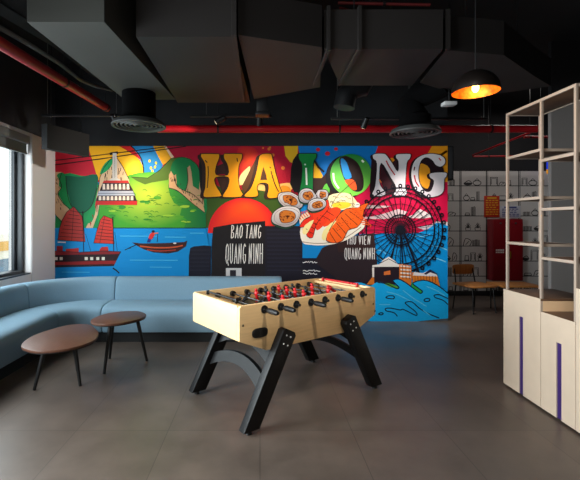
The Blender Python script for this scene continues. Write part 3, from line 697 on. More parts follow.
# low wooden chair seen in the recess
def recess_chair():
    t = thing('wooden_chair', 'tan plywood chair with black metal legs by the doodled wall', 'chair', (3.62, 6.75, 0), math.radians(14))
    ply = mat('tan_plywood', (178, 116, 58), .5, noise=.12, nscale=6, stretch=(8, 1, 1))
    def seat_fn(v): return Vector((v.x, v.y, v.z+.03*(v.y/.24)**2 if v.y < 0 else v.z))
    prism_pts = catmull([(-.25, -.24), (0, -.27), (.25, -.24), (.27, 0), (.24, .24), (0, .25), (-.24, .24), (-.27, 0)], 4)
    obj('seat', prism(bmesh.new(), prism_pts, .43, .455, 'z', .004), ply, t, local=True)
    bm = bmesh.new()
    prism(bm, catmull([(-.2, .60), (0, .59), (.2, .60), (.215, .68), (.2, .75), (0, .762), (-.2, .75), (-.215, .68)], 4), .25, .268, 'y', .003, lambda v: Vector((v.x, v.y+.06*(.05-(v.x)**2), v.z)))
    obj('backrest', bm, ply, t, local=True)
    for sx in (-1, 1):
        obj('leg', rod(bmesh.new(), (sx*.22, -.22, 0), (sx*.2, -.18, .43), .011), M_black, t, local=True)
        obj('leg', tube(bmesh.new(), [(sx*.22, .25, 0), (sx*.2, .2, .42), (sx*.19, .235, .6), (sx*.185, .27, .73)], .011), M_black, t, local=True)
    bm = bmesh.new(); rod(bm, (-.2, -.18, .42), (.2, -.18, .42), .009); rod(bm, (-.2, .19, .42), (.2, .19, .42), .009); rod(bm, (-.2, -.18, .42), (-.2, .19, .42), .009); rod(bm, (.2, -.18, .42), (.2, .19, .42), .009)
    obj('seat_frame', bm, M_black, t, local=True)
    return t
recess_chair()
t = thing('low_bench', 'tan wooden bench on black legs beside the plywood chair', 'bench', (4.16, 6.75, 0))
obj('seat', B(3.95, 4.6, 6.5, 7.0, .43, .46, .006), MATS['tan_plywood'], t)
for x in (4.01, 4.54):
    for y in (6.55, 6.95): obj('leg', rod(bmesh.new(), (x, y, 0), (x, y, .43), .011), M_black, t)
# small black loudspeaker on the wall end and the little bright sign far behind the shelf
t = thing('wall_speaker', 'black box speaker on the free end of the mural wall', 'speaker', (XE+.05, 6.12, 2.13))
obj('speaker_body', B(XE+.004, XE+.1, YB+.01, YB+.16, 2.14, 2.66, .006), M_black, t)
obj('grille', B(XE+.016, XE+.088, YB+.002, YB+.009, 2.16, 2.64, .003), mat('speaker_grille', (34, 34, 36), .8, noise=.2, nscale=200), t)
t = thing('small_sign', 'small blue and yellow sign hung beyond the shelf', 'sign', (5.72, 7.9, 2.45))
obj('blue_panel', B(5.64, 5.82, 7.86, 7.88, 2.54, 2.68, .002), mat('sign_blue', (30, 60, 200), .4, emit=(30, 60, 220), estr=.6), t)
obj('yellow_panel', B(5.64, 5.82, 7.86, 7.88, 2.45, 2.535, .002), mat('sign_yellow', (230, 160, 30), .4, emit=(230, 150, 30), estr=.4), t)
obj('hanger', rod(bmesh.new(), (5.73, 7.87, 2.68), (5.73, 7.87, ZC), .006), M_black, t)

# ------------------------------------------------------------------ sofa
def sofa_path(s0, s1, step=.07):
    """points on the outer back line with the inward normal; s along left straight, arc, back straight"""
    R, cx, cy = 1.05, -2.03, 4.57; La = 2.4; Lb = R*PI/2; Lc = 2.33; out = []
    n = max(2, int((s1-s0)/step))
    for i in range(n+1):
        s = s0+(s1-s0)*i/n
        if s < La: out.append((Vector((cx-R, cy-La+s, 0)), Vector((1, 0, 0))))
        elif s < La+Lb:
            a = (s-La)/R; d = Vector((-math.cos(a), math.sin(a), 0)); out.append((Vector((cx, cy, 0))+d*R, -d))
        else: out.append((Vector((cx+s-La-Lb, cy+R, 0)), Vector((0, -1, 0))))
    return out
def sweep(prof, s0, s1, endr=.012):
    bm = bmesh.new(); path = sofa_path(s0, s1); rings = []
    cen = Vector((sum(p[0] for p in prof)/len(prof), sum(p[1] for p in prof)/len(prof)))
    def ring(p, nrm, k):
        return [bm.verts.new(p+nrm*(cen.x+(d-cen.x)*k)+Vector((0, 0, cen.y+(zz-cen.y)*k))) for d, zz in prof]
    tan0 = (path[1][0]-path[0][0]).normalized(); tan1 = (path[-1][0]-path[-2][0]).normalized()
    p, nn = path[0]; rings.append(ring(p, nn, .93)); rings.append(ring(p+tan0*endr*.35, nn, .98))
    path2 = [(p+tan0*endr, nn)]+path[1:-1]; pe, ne = path[-1]; path2.append((pe-tan1*endr, ne))
    rings += [ring(p, nn, 1) for p, nn in path2]
    rings.append(ring(pe-tan1*endr*.35, ne, .98)); rings.append(ring(pe, ne, .93))
    m = len(prof)
    for a, c in zip(rings, rings[1:]):
        for k in range(m): bm.faces.new((a[k], a[(k+1) % m], c[(k+1) % m], c[k]))
    bm.faces.new(rings[0][::-1]); bm.faces.new(rings[-1])
    bmesh.ops.recalc_face_normals(bm, faces=bm.faces); return bm
back_prof = catmull([(0, .13), (0, .42), (.0, .66), (.02, .725), (.08, .75), (.15, .745), (.195, .70), (.215, .58), (.225, .47), (.225, .13)], 3)
seat_prof = [(.225, .13), (.225, .44)]+catmull([(.225, .455), (.3, .465), (.45, .467), (.6, .455), (.67, .425), (.695, .37), (.69, .28), (.665, .16), (.655, .13)], 4, False)
plinth_prof = [(.04, 0), (.04, .128), (.62, .128), (.62, 0)]
sofa = thing('corner_sofa', 'long pale blue upholstered sofa curving round the corner below the mural', 'sofa', (-2.2, 4.9, 0))
La, Lb = 2.4, 1.05*PI/2
segs = [(.75, La+1.05*.36), (La+1.05*.36, La+Lb+.07), (La+Lb+.07, La+Lb+2.33)]
for a, c in segs:
    obj('backrest', sweep(back_prof, a+.003, c-.003), M_blue, sofa, angle=60)
    obj('seat', sweep(seat_prof, a+.003, c-.003), M_blue, sofa, angle=60)
obj('plinth', sweep(plinth_prof, .75, La+Lb+2.33, .002), M_plinth, sofa)

# ------------------------------------------------------------------ coffee tables
def coffee_table(label, outline, zt, feet, cent):
    t = thing('coffee_table', label, 'table', (cent[0], cent[1], 0), 0, 'coffee tables in front of the sofa')
    ol = catmull(outline, 8)
    top = obj('tabletop', prism(bmesh.new(), ol, zt-.022, zt, 'z', .004), M_walnut, t)
    ins = [(cent[0]+(x-cent[0])*.985, cent[1]+(y-cent[1])*.985) for x, y in ol]
    obj('underside', prism(bmesh.new(), ins, zt-.03, zt-.0225, 'z'), M_black, t)
    for fx, fy in feet:
        tx, ty = cent[0]+(fx-cent[0])*.62, cent[1]+(fy-cent[1])*.62
        obj('leg', rod(bmesh.new(), (fx, fy, 0), (tx, ty, zt-.03), .014, .021), M_black, t)
def on_plane(zt, pts):
    """outline on a horizontal plane measured along lines of sight"""
    return [((260*0+(x/2.9)-CX)/F*(F*(H-zt)/(y/2.9+260-CY)), F*(H-zt)/(y/2.9+260-CY)) for x, y in pts]
coffee_table('lower longer egg-shaped walnut coffee table nearest the left edge', on_plane(.435, [(62, 245), (90, 222), (140, 203), (200, 188), (255, 186), (280, 202), (285, 217), (265, 236), (200, 256), (120, 264), (75, 258)]), .435, [(-2.015, 3.57), (-1.645, 3.66), (-1.84, 4.03)], (-1.83, 3.74))
coffee_table('taller rounded walnut coffee table between the lower table and sofa', on_plane(.50, [(265, 172), (300, 157), (350, 149), (400, 148), (424, 158), (405, 170), (350, 182), (300, 186), (270, 182)]), .50, [(-1.54, 3.95), (-1.22, 4.32), (-1.65, 4.39)], (-1.48, 4.23))

# ------------------------------------------------------------------ table football
FT = thing('foosball_table', 'maple table football table on splayed black legs in mid floor', 'foosball table', (.243, 3.562, 0), math.radians(35.3))
hl, hw = .74, .373
def fo(name, bm, m, par=FT, **k): return obj(name, bm, m, par, local=True, **k)
side = [(-hl, .65), (-.50, .548), (.50, .548), (hl, .65), (hl, .885), (hl-.015, .90), (-hl+.015, .90), (-hl, .885)]
fo('side_panel', prism(bmesh.new(), side, -hw, -hw+.034, 'y', .003), M_maple)
fo('side_panel', prism(bmesh.new(), side, hw-.034, hw, 'y', .003), M_maple)
for s in (-1, 1):
    bm = bmesh.new(); e0, e1 = sorted((s*hl, s*(hl-.03)))
    box(bm, e0, e1, -hw+.0345, hw-.0345, .648, .90, .003)
    fo('end_panel', bm, M_maple)
    a0, a1 = sorted((s*(hl-.0305), s*.645))
    fo('end_ledge', B(a0, a1, -hw+.0345, hw-.0345, .862, .885, .002), M_maple)
fo('bottom_panel', prism(bmesh.new(), [(-hl+.031, .652), (-.495, .556), (.495, .556), (hl-.031, .652), (hl-.031, .67), (.49, .575), (-.49, .575), (-hl+.031, .67)], -hw+.0345, hw-.0345, 'y'), M_blackwood)
fo('playfield', B(-.644, .644, -hw+.0345, hw-.0345, .775, .785), M_field)
for s, c, nm in ((-1, M_black, 'black score counter'), (1, mat('counter_red', (206, 26, 34), .4), 'red score counter')):
    bm = bmesh.new(); xx = s*(.69 if s > 0 else .655)
    rod(bm, (xx, -.2, .9085), (xx, .26, .9085), .004)
    for q in range(10): rod(bm, (xx, -.19+q*.041, .9085), (xx, -.155+q*.041, .9085), .0105 if s > 0 else .009)
    for yy in (-.2, .26): box(bm, xx-.012, xx+.012, yy-.008, yy+.008, .8855, .92, .002)
    tag(fo('score_counter', bm, c), nm)
M_pb = mat('player_black', (22, 22, 26), .35); M_pr = mat('player_red', (206, 22, 30), .35)
M_steel = mat('rod_steel', (120, 120, 122), .3, 1)
def player_mesh():
    bm = bmesh.new()
    lathe(bm, [(0, .052), (.009, .050), (.0125, .042), (.011, .034), (.006, .029), (.009, .026), (.018, .022), (.0165, .006), (.017, -.006), (.013, -.024), (.0115, -.05), (.009, -.056), (0, -.057)], seg=12)
    for v in bm.verts: v.co.y *= 1.4; v.co.x *= 1.05
    box(bm, -.013, .017, -.012, .012, -.07, -.052, .004)
    me = bpy.data.meshes.new('player'); bm.to_mesh(me); bm.free(); me.shade_smooth(); return me
pm_b = player_mesh(); pm_b.materials.append(M_pb); pm_r = pm_b.copy(); pm_r.materials.clear(); pm_r.materials.append(M_pr)
M_grip = mat('rubber_grip', (18, 18, 19), .5)
counts = [1, 2, 3, 5, 5, 3, 2, 1]; spans = {1: 0, 2: .22, 3: .19, 5: .118}
tilts = [1.2, .9, .15, -.2, .25, -.35, .2, 1.0]
for i in range(8):
    near = i in (0, 1, 3, 5); x = -.523+.1545*i; zr = .855; sg = -1 if near else 1
    y0, y1 = sorted((sg*(hw+.075), -sg*(hw+.03)))
    r = fo('rod', rod(bmesh.new(), (x, y0, zr), (x, y1, zr), .0075), M_steel)
    yh0, yh1 = sg*(hw+.04), sg*(hw+.165)
    bm = bmesh.new()
    for (a, c, r0, r1) in ((0, .12, .014, .019), (.12, .3, .019, .0205), (.3, .85, .0205, .019), (.85, 1, .019, .013)):
        rod(bm, (x, yh0+(yh1-yh0)*a, zr), (x, yh0+(yh1-yh0)*c, zr), r0, r1, 14)
    obj('handle', bm, M_grip, r, local=True)
    obj('end_cap', rod(bmesh.new(), (x, -sg*(hw+.026), zr), (x, -sg*(hw+.045), zr), .0115), M_grip, r, local=True)
    for s in (-1, 1):
        bm = bmesh.new(); rod(bm, (x, s*(hw+.0005), zr), (x, s*(hw+.008), zr), .031, .029, 20); rod(bm, (x, s*(hw+.008), zr), (x, s*(hw+.022), zr), .017, .015, 16)
        fo('bushing', bm, M_grip)
    n = counts[i]
    off = random.uniform(-.03, .03) if n < 5 else 0
    for k in range(n):
        p = bpy.data.objects.new('player', pm_b if near else pm_r); link(p, r)
        p.location = (x, (k-(n-1)/2)*spans[n]+off, zr); p.rotation_euler = (0, tilts[i], 0 if near else PI)
    for s in (-1, 1): obj('bumper', rod(bmesh.new(), (x, s*(hw-.036), zr), (x, s*(hw-.066), zr), .024, None, 14), M_grip, r, local=True)
# ball cup on the near side
bm = bmesh.new()
ov = [(.062*math.copysign(abs(math.cos(a))**.6, math.cos(a)), .036*math.copysign(abs(math.sin(a))**.75, math.sin(a))) for a in [2*PI*q/32 for q in range(32)]]
prism(bm, [(-.565+a*1.12, .69+c) for a, c in ov], -hw-.01, -hw-.0005, 'y', .003)
cup = fo('ball_return', bm, M_black)
for dx in (-.031, .031): obj('ball_opening', rod(bmesh.new(), (-.565+dx, -hw-.0105, .69), (-.565+dx, -hw-.0125, .69), .026, None, 20), mat('deep_black', (6, 6, 6), .7), cup, local=True)
for xx, zz in ((-.71, .762), (.71, .75), (.735, .68)):
    fo('bolt', rod(bmesh.new(), (xx, -hw-.0005, zz), (xx, -hw-.004, zz), .009, .007), mat('dull_bolt', (96, 84, 66), .4, .8))
# legs
TX, TZ, FX = .335, .705, .685
def xleg(zz): return FX+(TX-FX)*zz/TZ
for sx in (-1, 1):
    for sy in (-1, 1):
        w = .066
        d = Vector((TX-FX, TZ)).normalized(); n = Vector((d.y, -d.x))
        c0 = Vector((FX, .028)); c1 = Vector((TX, TZ-.04))
        pts = [(c0.x-w*1.08, .028), (c0.x+w*.98, .028), tuple(c1+n*w), tuple(c1+n*(w-.02)+d*.02), tuple(c1-n*(w-.02)+d*.02), tuple(c1-n*w)]
        pts = [(sx*p[0], p[1]) for p in pts]
        ya, yb_ = sorted((sy*(hw+.001), sy*(hw+.071)))
        lg = fo('leg', prism(bmesh.new(), pts, ya, yb_, 'y', .004), M_blackwood)
        obj('foot_pad', rod(bmesh.new(), (sx*FX, sy*(hw+.036), 0), (sx*FX, sy*(hw+.036), .0275), .024, .02, 16), M_black, lg, local=True)
        for q in (.02, .085):
            for e in (-.02, .024):
                c = c1-d*(q+.005)+n*e
                obj('bolt', rod(bmesh.new(), (sx*c.x, sy*(hw+.0715), c.y), (sx*c.x, sy*(hw+.075), c.y), .0075, .006, 10), M_silver, lg, local=True)
    # arched stretcher plate between the two legs, leaning with them
    N = 20; yy = [-hw+2*hw*i/N for i in range(N+1)]
    bm = bmesh.new()
    def lean(v, sx=sx): return Vector((sx*(xleg(v.z)+v.x), v.y, v.z))
    lo = [(y, .245+.095*(1-(y/hw)**2)) for y in yy]; hi = [(y, .345+.075*(1-(y/hw)**2)) for y in yy]
    prism(bm, lo+hi[::-1], -.016, .016, 'x', 0, lean)
    up_ = [(y, .42+.085*(1-abs(y/hw)**2.2)) for y in yy]
    prism(bm, up_+[(hw, .547), (-hw, .547)], -.016, .016, 'x', 0, lean)
    fo('arched_stretcher', bm, M_blackwood)

# ------------------------------------------------------------------ shelves and low cabinets on the right
SX0, SX1 = 2.245, 2.60                                         # front face and back of the shelf row
def low_cabinet(label, y0, y1, h, slot_top, slot_y):
    t = thing('low_cabinet', label, 'cabinet', ((SX0+SX1)/2+.05, (y0+y1)/2, 0), 0, 'cream low cabinets under the shelf')
    obj('carcass', B(SX0+.02, SX1+.1, y0+.001, y1-.001, .03, h-.0185, .001), M_oak, t)
    obj('plinth', B(SX0+.035, SX1+.1, y0+.001, y1-.001, 0, .0295), M_black, t)
    obj('top_panel', B(SX0+.001, SX1+.1, y0+.001, y1-.001, h-.018, h, .0015), M_shelfwood, t)
    bm = bmesh.new(); w = .026                                # door with a slot cut up from its lower edge
    prism(bm, [(y0+.002, .018), (slot_y-w, .018), (slot_y-w, slot_top), (slot_y+w, slot_top), (slot_y+w, .018), (y1-.002, .018), (y1-.002, h-.0005), (y0+.002, h-.0005)], SX0-.0, SX0+.0185, 'x')
    d = obj('door', bm, M_cream, t)
    obj('handle_slot', B(SX0+.008, SX0+.017, slot_y-w+.0005, slot_y+w-.0005, .0185, slot_top-.0005), M_purple, d)
    return t
low_cabinet('far taller cream cabinet with a purple slot, at the row end', 3.20, 3.69, .885, .685, 3.44)
low_cabinet('lower cream cabinet with shorter purple slot, in the middle', 2.845, 3.199, .785, .59, 3.005)
low_cabinet('near cream cabinet cut off by the right edge of the photo', 2.35, 2.844, 1.03, .80, 2.55)
t = thing('open_shelf', 'tall cream framed open shelf with empty brown boards at right', 'shelf', ((SX0+SX1)/2, 3.26, .785))
q = .02; xs = (SX0+.006, SX1-.05); yp = [3.643, 3.20, 2.85]; ztop = 2.49
for y, zb in zip(yp, (.885, .885, .785)):
    for x in xs: obj('post', B(x, x+q, y+(.001 if y == 3.20 else 0), y+q, zb+.0005, ztop-.0225, .001), M_post, t)
def bay(y0, y1, zs):
    for zz in zs:
        bm = bmesh.new()
        for x in xs: box(bm, x+.0005, x+q-.0005, y0+.0005, y1-.0005, zz, zz+.022, .001)
        for y in (y0+.0005, y1-q+.0005): box(bm, xs[0]+q, xs[1], y, y+q-.001, zz, zz+.022, .001)
        f = obj('shelf_frame', bm, M_post, t)
        obj('shelf_board', B(xs[0]+q+.0005, xs[1]-.0005, y0+q+.0005, y1-q-.0005, zz+.004, zz+.021, .001), M_shelfwood, f)
bay(yp[1]+q, yp[0], [1.30, 1.685, 2.07]); bay(yp[2]+q, yp[1], [1.20, 1.59, 1.98])
bay(yp[2], yp[0]+q, [ztop-.022])

# ------------------------------------------------------------------ ceiling services
def duct(name, label, parts, m, hangers=(), flanges=()):
    x = [p for bt, tp in parts for p in bt]
    c = sum((Vector(p) for p in x), Vector())/len(x)
    t = thing(name, label, 'duct', (c.x, c.y, c.z))
    for bt, tp in parts: obj('duct_section', hexa(bmesh.new(), bt, tp), m, t, smooth=False)
    for f in flanges: obj('flange', f, m, t, smooth=False)
    for (hx, hy, hz) in hangers: obj('hanger_rod', rod(bmesh.new(), (hx, hy, hz), (hx, hy, ZC), .006, None, 8), M_black, t)
    return t
def slab(pts, z0, z1): return ([(x, y, z0) for x, y in pts], [(x, y, z1) for x, y in pts])
fl = bmesh.new()
# A: grey insulated duct running away from the camera
duct('air_duct', 'grey insulated square duct running lengthwise over the sofa side', [slab([(-1.69, 2.9), (-1.13, 2.9), (-1.0, 4.74), (-1.60, 4.74)], 2.95, 3.5)], M_ductg, [(-1.6, 3.2, 3.5), (-1.1, 4.4, 3.5)])
# B and C: broad ducts in the middle
f1 = B(-.22, -.18, 3.06, 4.8, 2.93, 3.5, .002)
duct('air_duct', 'broad dark duct just right of the grey insulated duct', [slab([(-.97, 3.13), (-.205, 3.13), (-.12, 4.86), (-1.0, 4.86)], 2.95, 3.48)], M_duct, [(-.9, 3.4, 3.48), (-.2, 4.5, 3.48)], [f1])
pc = [PX(238, 38, 3.1), PX(322, 49, 3.32), PX(320, 88, 4.3), PX(254, 100, 4.72)]
pd = [PX(324, 49, 3.35), PX(443, 49, 3.35), PX(412, 86, 4.25), PX(340, 86, 4.25)]
fl2 = B(pd[0].x+.02, pd[0].x+.05, 3.32, 4.2, 2.93, 3.3, .002); fl3 = B(pd[0].x+.28, pd[0].x+.31, 3.32, 4.2, 2.93, 3.3, .002)
duct('air_duct', 'tapering middle duct joined to a crosswise duct above the foosball table', [([(p.x, p.y, 2.95) for p in pc], [(p.x, p.y, 3.3) for p in pc]), ([(p.x, p.y, 2.95) for p in pd], [(p.x, p.y, 3.28) for p in pd])], M_duct, [(.3, 3.7, 3.3), (.8, 3.4, 3.28), (1.3, 3.95, 3.28)], [fl2, fl3])
pe = [PX(446, 52, 3.4), PX(504, 57, 3.5), PX(534, 74, 4.0), PX(551, 82, 4.3), PX(470, 96, 4.7), PX(420, 84, 4.2)]
bm = bmesh.new(); prism(bm, [(p.x, p.y) for p in pe], 2.96, 3.26, 'z')
t = thing('air_duct', 'faceted dark duct bending back above the pendant lamp', 'duct', (2.3, 4.0, 2.96))
obj('duct_section', bm, M_duct, t, smooth=False)
obj('flange', hexa(bmesh.new(), [(1.56, 3.38, 2.955), (1.6, 3.38, 2.955), (1.6, 3.36, 2.955), (1.56, 3.36, 2.955)], [(1.56, 3.38, 3.29), (1.6, 3.38, 3.29), (1.6, 3.36, 3.29), (1.56, 3.36, 3.29)]), M_duct, t, smooth=False)
for p in ((1.9, 3.7), (2.7, 4.2)): obj('hanger_rod', rod(bmesh.new(), (*p, 3.26), (*p, ZC), .006, None, 8), M_black, t)
# red sprinkler mains
def pipe(label, pts, r, hang=(), m=M_red, name='sprinkler_pipe', cat='pipe'):
    t = thing(name, label, cat, tuple(Vector(pts[0])))
    obj('pipe_run', tube(bmesh.new(), pts, r, 14), m, t)
    for h in hang:
        obj('pipe_hanger', rod(bmesh.new(), (h[0], h[1], h[2]), (h[0], h[1], ZC), .005, None, 8), M_black, t)
        bm = bmesh.new(); lathe(bm, [(r+.001, -.012), (r+.006, -.012), (r+.006, .012), (r+.001, .012)], seg=20, closed=True)
        d = Vector(pts[-1])-Vector(pts[0]); q = d.to_track_quat('Z', 'Y').to_matrix().to_4x4(); bm.transform(Matrix.Translation((h[0], h[1], h[2]-r)) @ q)
        obj('pipe_clamp', bm, M_black, t)
    return t
zp = H+(CY-129)/F*5.55
pipe('long red sprinkler main crossing above the mural', [(-1.4, 5.55, zp), (0, 5.55, zp), (2, 5.55, zp), (3.4, 5.55, zp), (4.05, 5.22, zp)] if False else [(-1.42, 5.55, zp), (1, 5.55, zp), (3.84, 5.55, zp)], .052, [(-.58, 5.55, zp+.052), (1.1, 5.55, zp+.052), (3.2, 5.55, zp+.052)])
p0 = PX(-12, 36, 3.0); p1 = PX(107, 108, 5.3)
pipe('slanting red sprinkler pipe along the left side near the ceiling', [p0, (p0+p1)/2, p1], .05, [((p0.x+p1.x)/2, (p0.y+p1.y)/2, (p0.z+p1.z)/2+.05), (p1.x*.97+p0.x*.03, p1.y*.97+p0.y*.03, p1.z*.97+p0.z*.03+.05)])
a = PX(473, 155.5, 7.6); bb = PX(541, 128, 6.1)
pipe('thin red branch pipe slanting up behind the open shelf', [a, bb], .018, [(bb.x, bb.y, bb.z+.018)])
a = PX(473, 156.5, 7.75); bb = PX(548, 156, 7.75)
pipe('thin level red pipe far back above the doodled wall', [a, bb], .018, [(a.x+.3, a.y, a.z+.018)])
a = PX(524, 137, 6.6); bb = PX(551, 137, 6.6)
pipe('short red pipe behind the shelf top just below the main', [a, bb], .02, [(a.x+.1, a.y, a.z+.02)])
for lab, (xa, ya, xb, yb2, Y1, Y2), rr in (('thin red pipe under the ceiling at upper middle', (338, 3, 430, 5, 3.6, 3.6), .013), ('second thin dark red pipe slanting near the ceiling', (340, 8, 376, 17, 3.75, 4.0), .012)):
    a, bb = PX(xa, ya, Y1), PX(xb, yb2, Y2); pipe(lab, [a, bb], rr, [((a.x+bb.x)/2, (a.y+bb.y)/2, (a.z+bb.z)/2+rr)], mat('dull_red_paint', (120, 40, 40), .5))
pts = [PX(x, y-2, Y) for x, y, Y in ((-10, 24, 3.0), (30, 47, 3.35), (60, 66, 3.9), (80, 82, 4.4), (95, 88, 4.9), (112, 92, 5.3))]
tube_b = tube(bmesh.new(), pts, .02)
t = thing('flexible_hose', 'dull grey flexible hose following the slanting red pipe', 'hose', tuple(pts[0]))
obj('hose_run', tube_b, mat('hose_grey', (92, 92, 90), .6), t)
obj('hose_hanger', rod(bmesh.new(), pts[3], (pts[3].x, pts[3].y, ZC), .004), M_black, t)
pts = [PX(x, y, Y) for x, y, Y in ((-10, 2, 3.2), (20, 20, 3.5), (55, 42, 4.0), (90, 70, 4.8), (112, 82, 5.4))]
t = thing('cable_tray', 'dark cable tray running beside the slanting red pipe', 'cable tray', tuple(pts[0]))
obj('tray', tube(bmesh.new(), pts, .06, 4), mat('tray_dark', (44, 44, 45), .6), t, smooth=False)
obj('tray_hanger', rod(bmesh.new(), pts[2], (pts[2].x, pts[2].y, ZC), .005), M_black, t)

# round air diffusers
def diffuser(label, c, R, ztop, hose=None):
    t = thing('round_diffuser', label, 'air vent', (c.x, c.y, c.z), 0, 'round ceiling diffusers')
    M_ring = mat('diffuser_grey', (58, 60, 60), .6)
    obj('rim', lathe(bmesh.new(), [(R*.9, .0), (R, -.004), (R*1.01, .012), (R*.92, .05), (R*.88, .05)], c.x, c.y, c.z, closed=True), M_ring, t)
    bm = bmesh.new()
    for k in range(5):
        r = R*(.14+.16*k); lathe(bm, [(r, 0), (r+R*.05, .0), (r+R*.085, .02), (r+R*.03, .02)], c.x, c.y, c.z+.004, closed=True)
    for k in range(6): box(bm, 0, R*.93, -.004, .004, .018, .024, M=Matrix.Translation(c) @ Matrix.Rotation(PI/3*k, 4, 'Z'))
    obj('louvre', bm, M_ring, t)
    obj('plenum', lathe(bmesh.new(), [(0, .06), (R*.88, .052), (R*.62, .1), (R*.62, ztop-c.z), (0, ztop-c.z)], c.x, c.y, c.z), M_matt, t)
    if hose: obj('flexible_hose', tube(bmesh.new(), hose, .15, 16), M_matt, t)
    hy = c.y+(.15 if hose else R*.95); obj('hanger_rod', rod(bmesh.new(), (c.x, hy, c.z+(.2 if hose else .01)), (c.x, hy, ZC), .006, None, 8), M_black, t)
diffuser('round grey ceiling diffuser at left beside the red pipe end', PX(139, 126.5, 4.5), .295, 2.949)
c = PX(415, 133.5, 4.7)
diffuser('round grey ceiling diffuser near the pendant lamp', c, .285, c.z+.2, [c+Vector((0, 0, .19)), PX(410, 104, 4.75), PX(420, 95, 4.7), PX(434, 88, 4.55), PX(446, 82, 4.45)])
# black drop boxes and flexible elbow behind the ducts
t = thing('duct_drop', 'black vertical duct drop behind the middle ducts', 'duct', (.0, 5.0, 2.7))
obj('drop_box', B(-.04, .1, 4.92, 5.06, 2.86, ZC-.005, .004), M_black, t)
obj('collar', B(-.055, .115, 4.905, 5.075, 2.82, 2.86, .004), M_black, t)
pts = [PX(344, 108, 4.9), PX(346, 96, 4.9), PX(352, 89, 4.9), PX(360, 88, 4.9), PX(366, 76, 4.9)]
t = thing('flexible_duct', 'black bent flexible duct above the second track', 'duct', tuple(pts[0]))
obj('hose_run', tube(bmesh.new(), [Vector((p.x, p.y, p.z)) for p in pts], .13, 16), M_black, t)
obj('strap', rod(bmesh.new(), pts[3], (pts[3].x, pts[3].y, ZC), .006), M_black, t)
# track lights (each with its spot heads and spot lamps)
def track(label, a, b_, wires, heads, M_bar=M_black):
    t = thing('track_light', label, 'track light', tuple((a+b_)/2), 0, 'black ceiling light tracks')
    bm = bmesh.new(); d = b_-a; L = d.length; ang = math.atan2(d.y, d.x)
    box(bm, 0, L, -.018, .018, -.015, .015, .003, M=Matrix.Translation(a) @ Matrix.Rotation(ang, 4, 'Z')); obj('rail', bm, M_bar, t)
    for w in wires:
        p = a+d*w; obj('suspension_wire', rod(bmesh.new(), p+Vector((0, 0, .015)), (p.x, p.y, ZC), .0035, None, 8), mat('wire_grey', (120, 120, 118), .4, .5), t)
    for w, tgt, hm, power, col in heads:
        p = a+d*w; q = p+Vector((0, 0, -.045)); dr = (tgt-q).normalized()
        hd = obj('spot_head', rod(bmesh.new(), q-dr*.06, q+dr*.075, .034, .042, 20), hm, t)
        obj('stem', rod(bmesh.new(), p+Vector((0, 0, -.0155)), q, .009), M_black, hd)
        obj('lens', rod(bmesh.new(), q+dr*.0755, q+dr*.078, .034, None, 20), mat('spot_lens', (255, 236, 200), .3, emit=(255, 232, 190), estr=4), hd)
        if power:
            li = bpy.data.lights.new('track_spot', 'SPOT'); li.energy = power; li.color = col; li.spot_size = math.radians(72); li.spot_blend = 1; li.shadow_soft_size = .04
            lo_ = bpy.data.objects.new('track_spot', li); lo_.location = q+dr*.09; lo_.rotation_euler = dr.to_track_quat('-Z', 'Y').to_euler(); COL.objects.link(lo_)
    return t
M_head = mat('spot_head_grey', (30, 30, 32), .4, .4); M_headw = mat('spot_head_white', (190, 188, 184), .4)
WARM = (1., .80, .55); NEUT = (1., .93, .84)
zt = H+(CY-115.5)/F*4.6
def T(px, Y, y=115.5): return PX(px, y, Y)
track('left ceiling track light hung over the corner of the sofa', T(42, 5.22), T(135, 5.22), [.06, .8], [(.78, PX(150, 198, YB), M_head, 90, WARM)])
track('middle ceiling track light in front of the red main', T(190, 5.22, 116), T(272, 5.22, 116), [.2, .95], [(.38, PX(40, 215, 5.9), M_head, 110, NEUT), (.85, PX(258, 200, YB), M_head, 100, WARM)])  # first head's lamp added to brighten the white left wall
track('right ceiling track light reaching past the second diffuser', T(331, 5.22, 118.7), T(487, 5.22, 118.7), [.04, .5, .98], [(.22, PX(330, 215, YB), M_head, 110, NEUT), (.56, PX(415, 245, YB), M_head, 150, NEUT)])
# small white ceiling device near the pendant
c = PX(449, 104, 4.4)
t = thing('ceiling_sensor', 'small white box sensor hung left of the pendant lamp', 'sensor', tuple(c))
obj('sensor_body', B(c.x-.07, c.x+.07, c.y-.05, c.y+.05, c.z-.02, c.z+.02, .008), mat('sensor_white', (205, 205, 205), .5), t)
obj('stem', rod(bmesh.new(), c+Vector((0, 0, .02)), (c.x, c.y, ZC), .006), M_black, t)
# dark equipment box in the top left corner
t = thing('equipment_box', 'black boxy unit hung at the top left corner of the mural', 'box', (-2.6, 5.25, 2.42))
A0, A1 = Vector((-2.66, 5.0)), Vector((-2.40, 5.62)); dirn = (A1-A0).normalized(); nb = Vector((-dirn.y, dirn.x))*.10
q = [A0, A1, A1+nb, A0+nb]
bm = bmesh.new(); hexa(bm, [(p.x, p.y, 2.42) for p in q], [(p.x-.0, p.y, 2.73) for p in q]); obj('box_body', bm, mat('equipment_black', (8, 9, 12), .8), t, smooth=False)
for f in (.15, .85):
    p = A0+(A1-A0)*f+nb*.5; obj('hanger', rod(bmesh.new(), (p.x, p.y, 2.73), (p.x, p.y, ZC), .008), M_black, t)

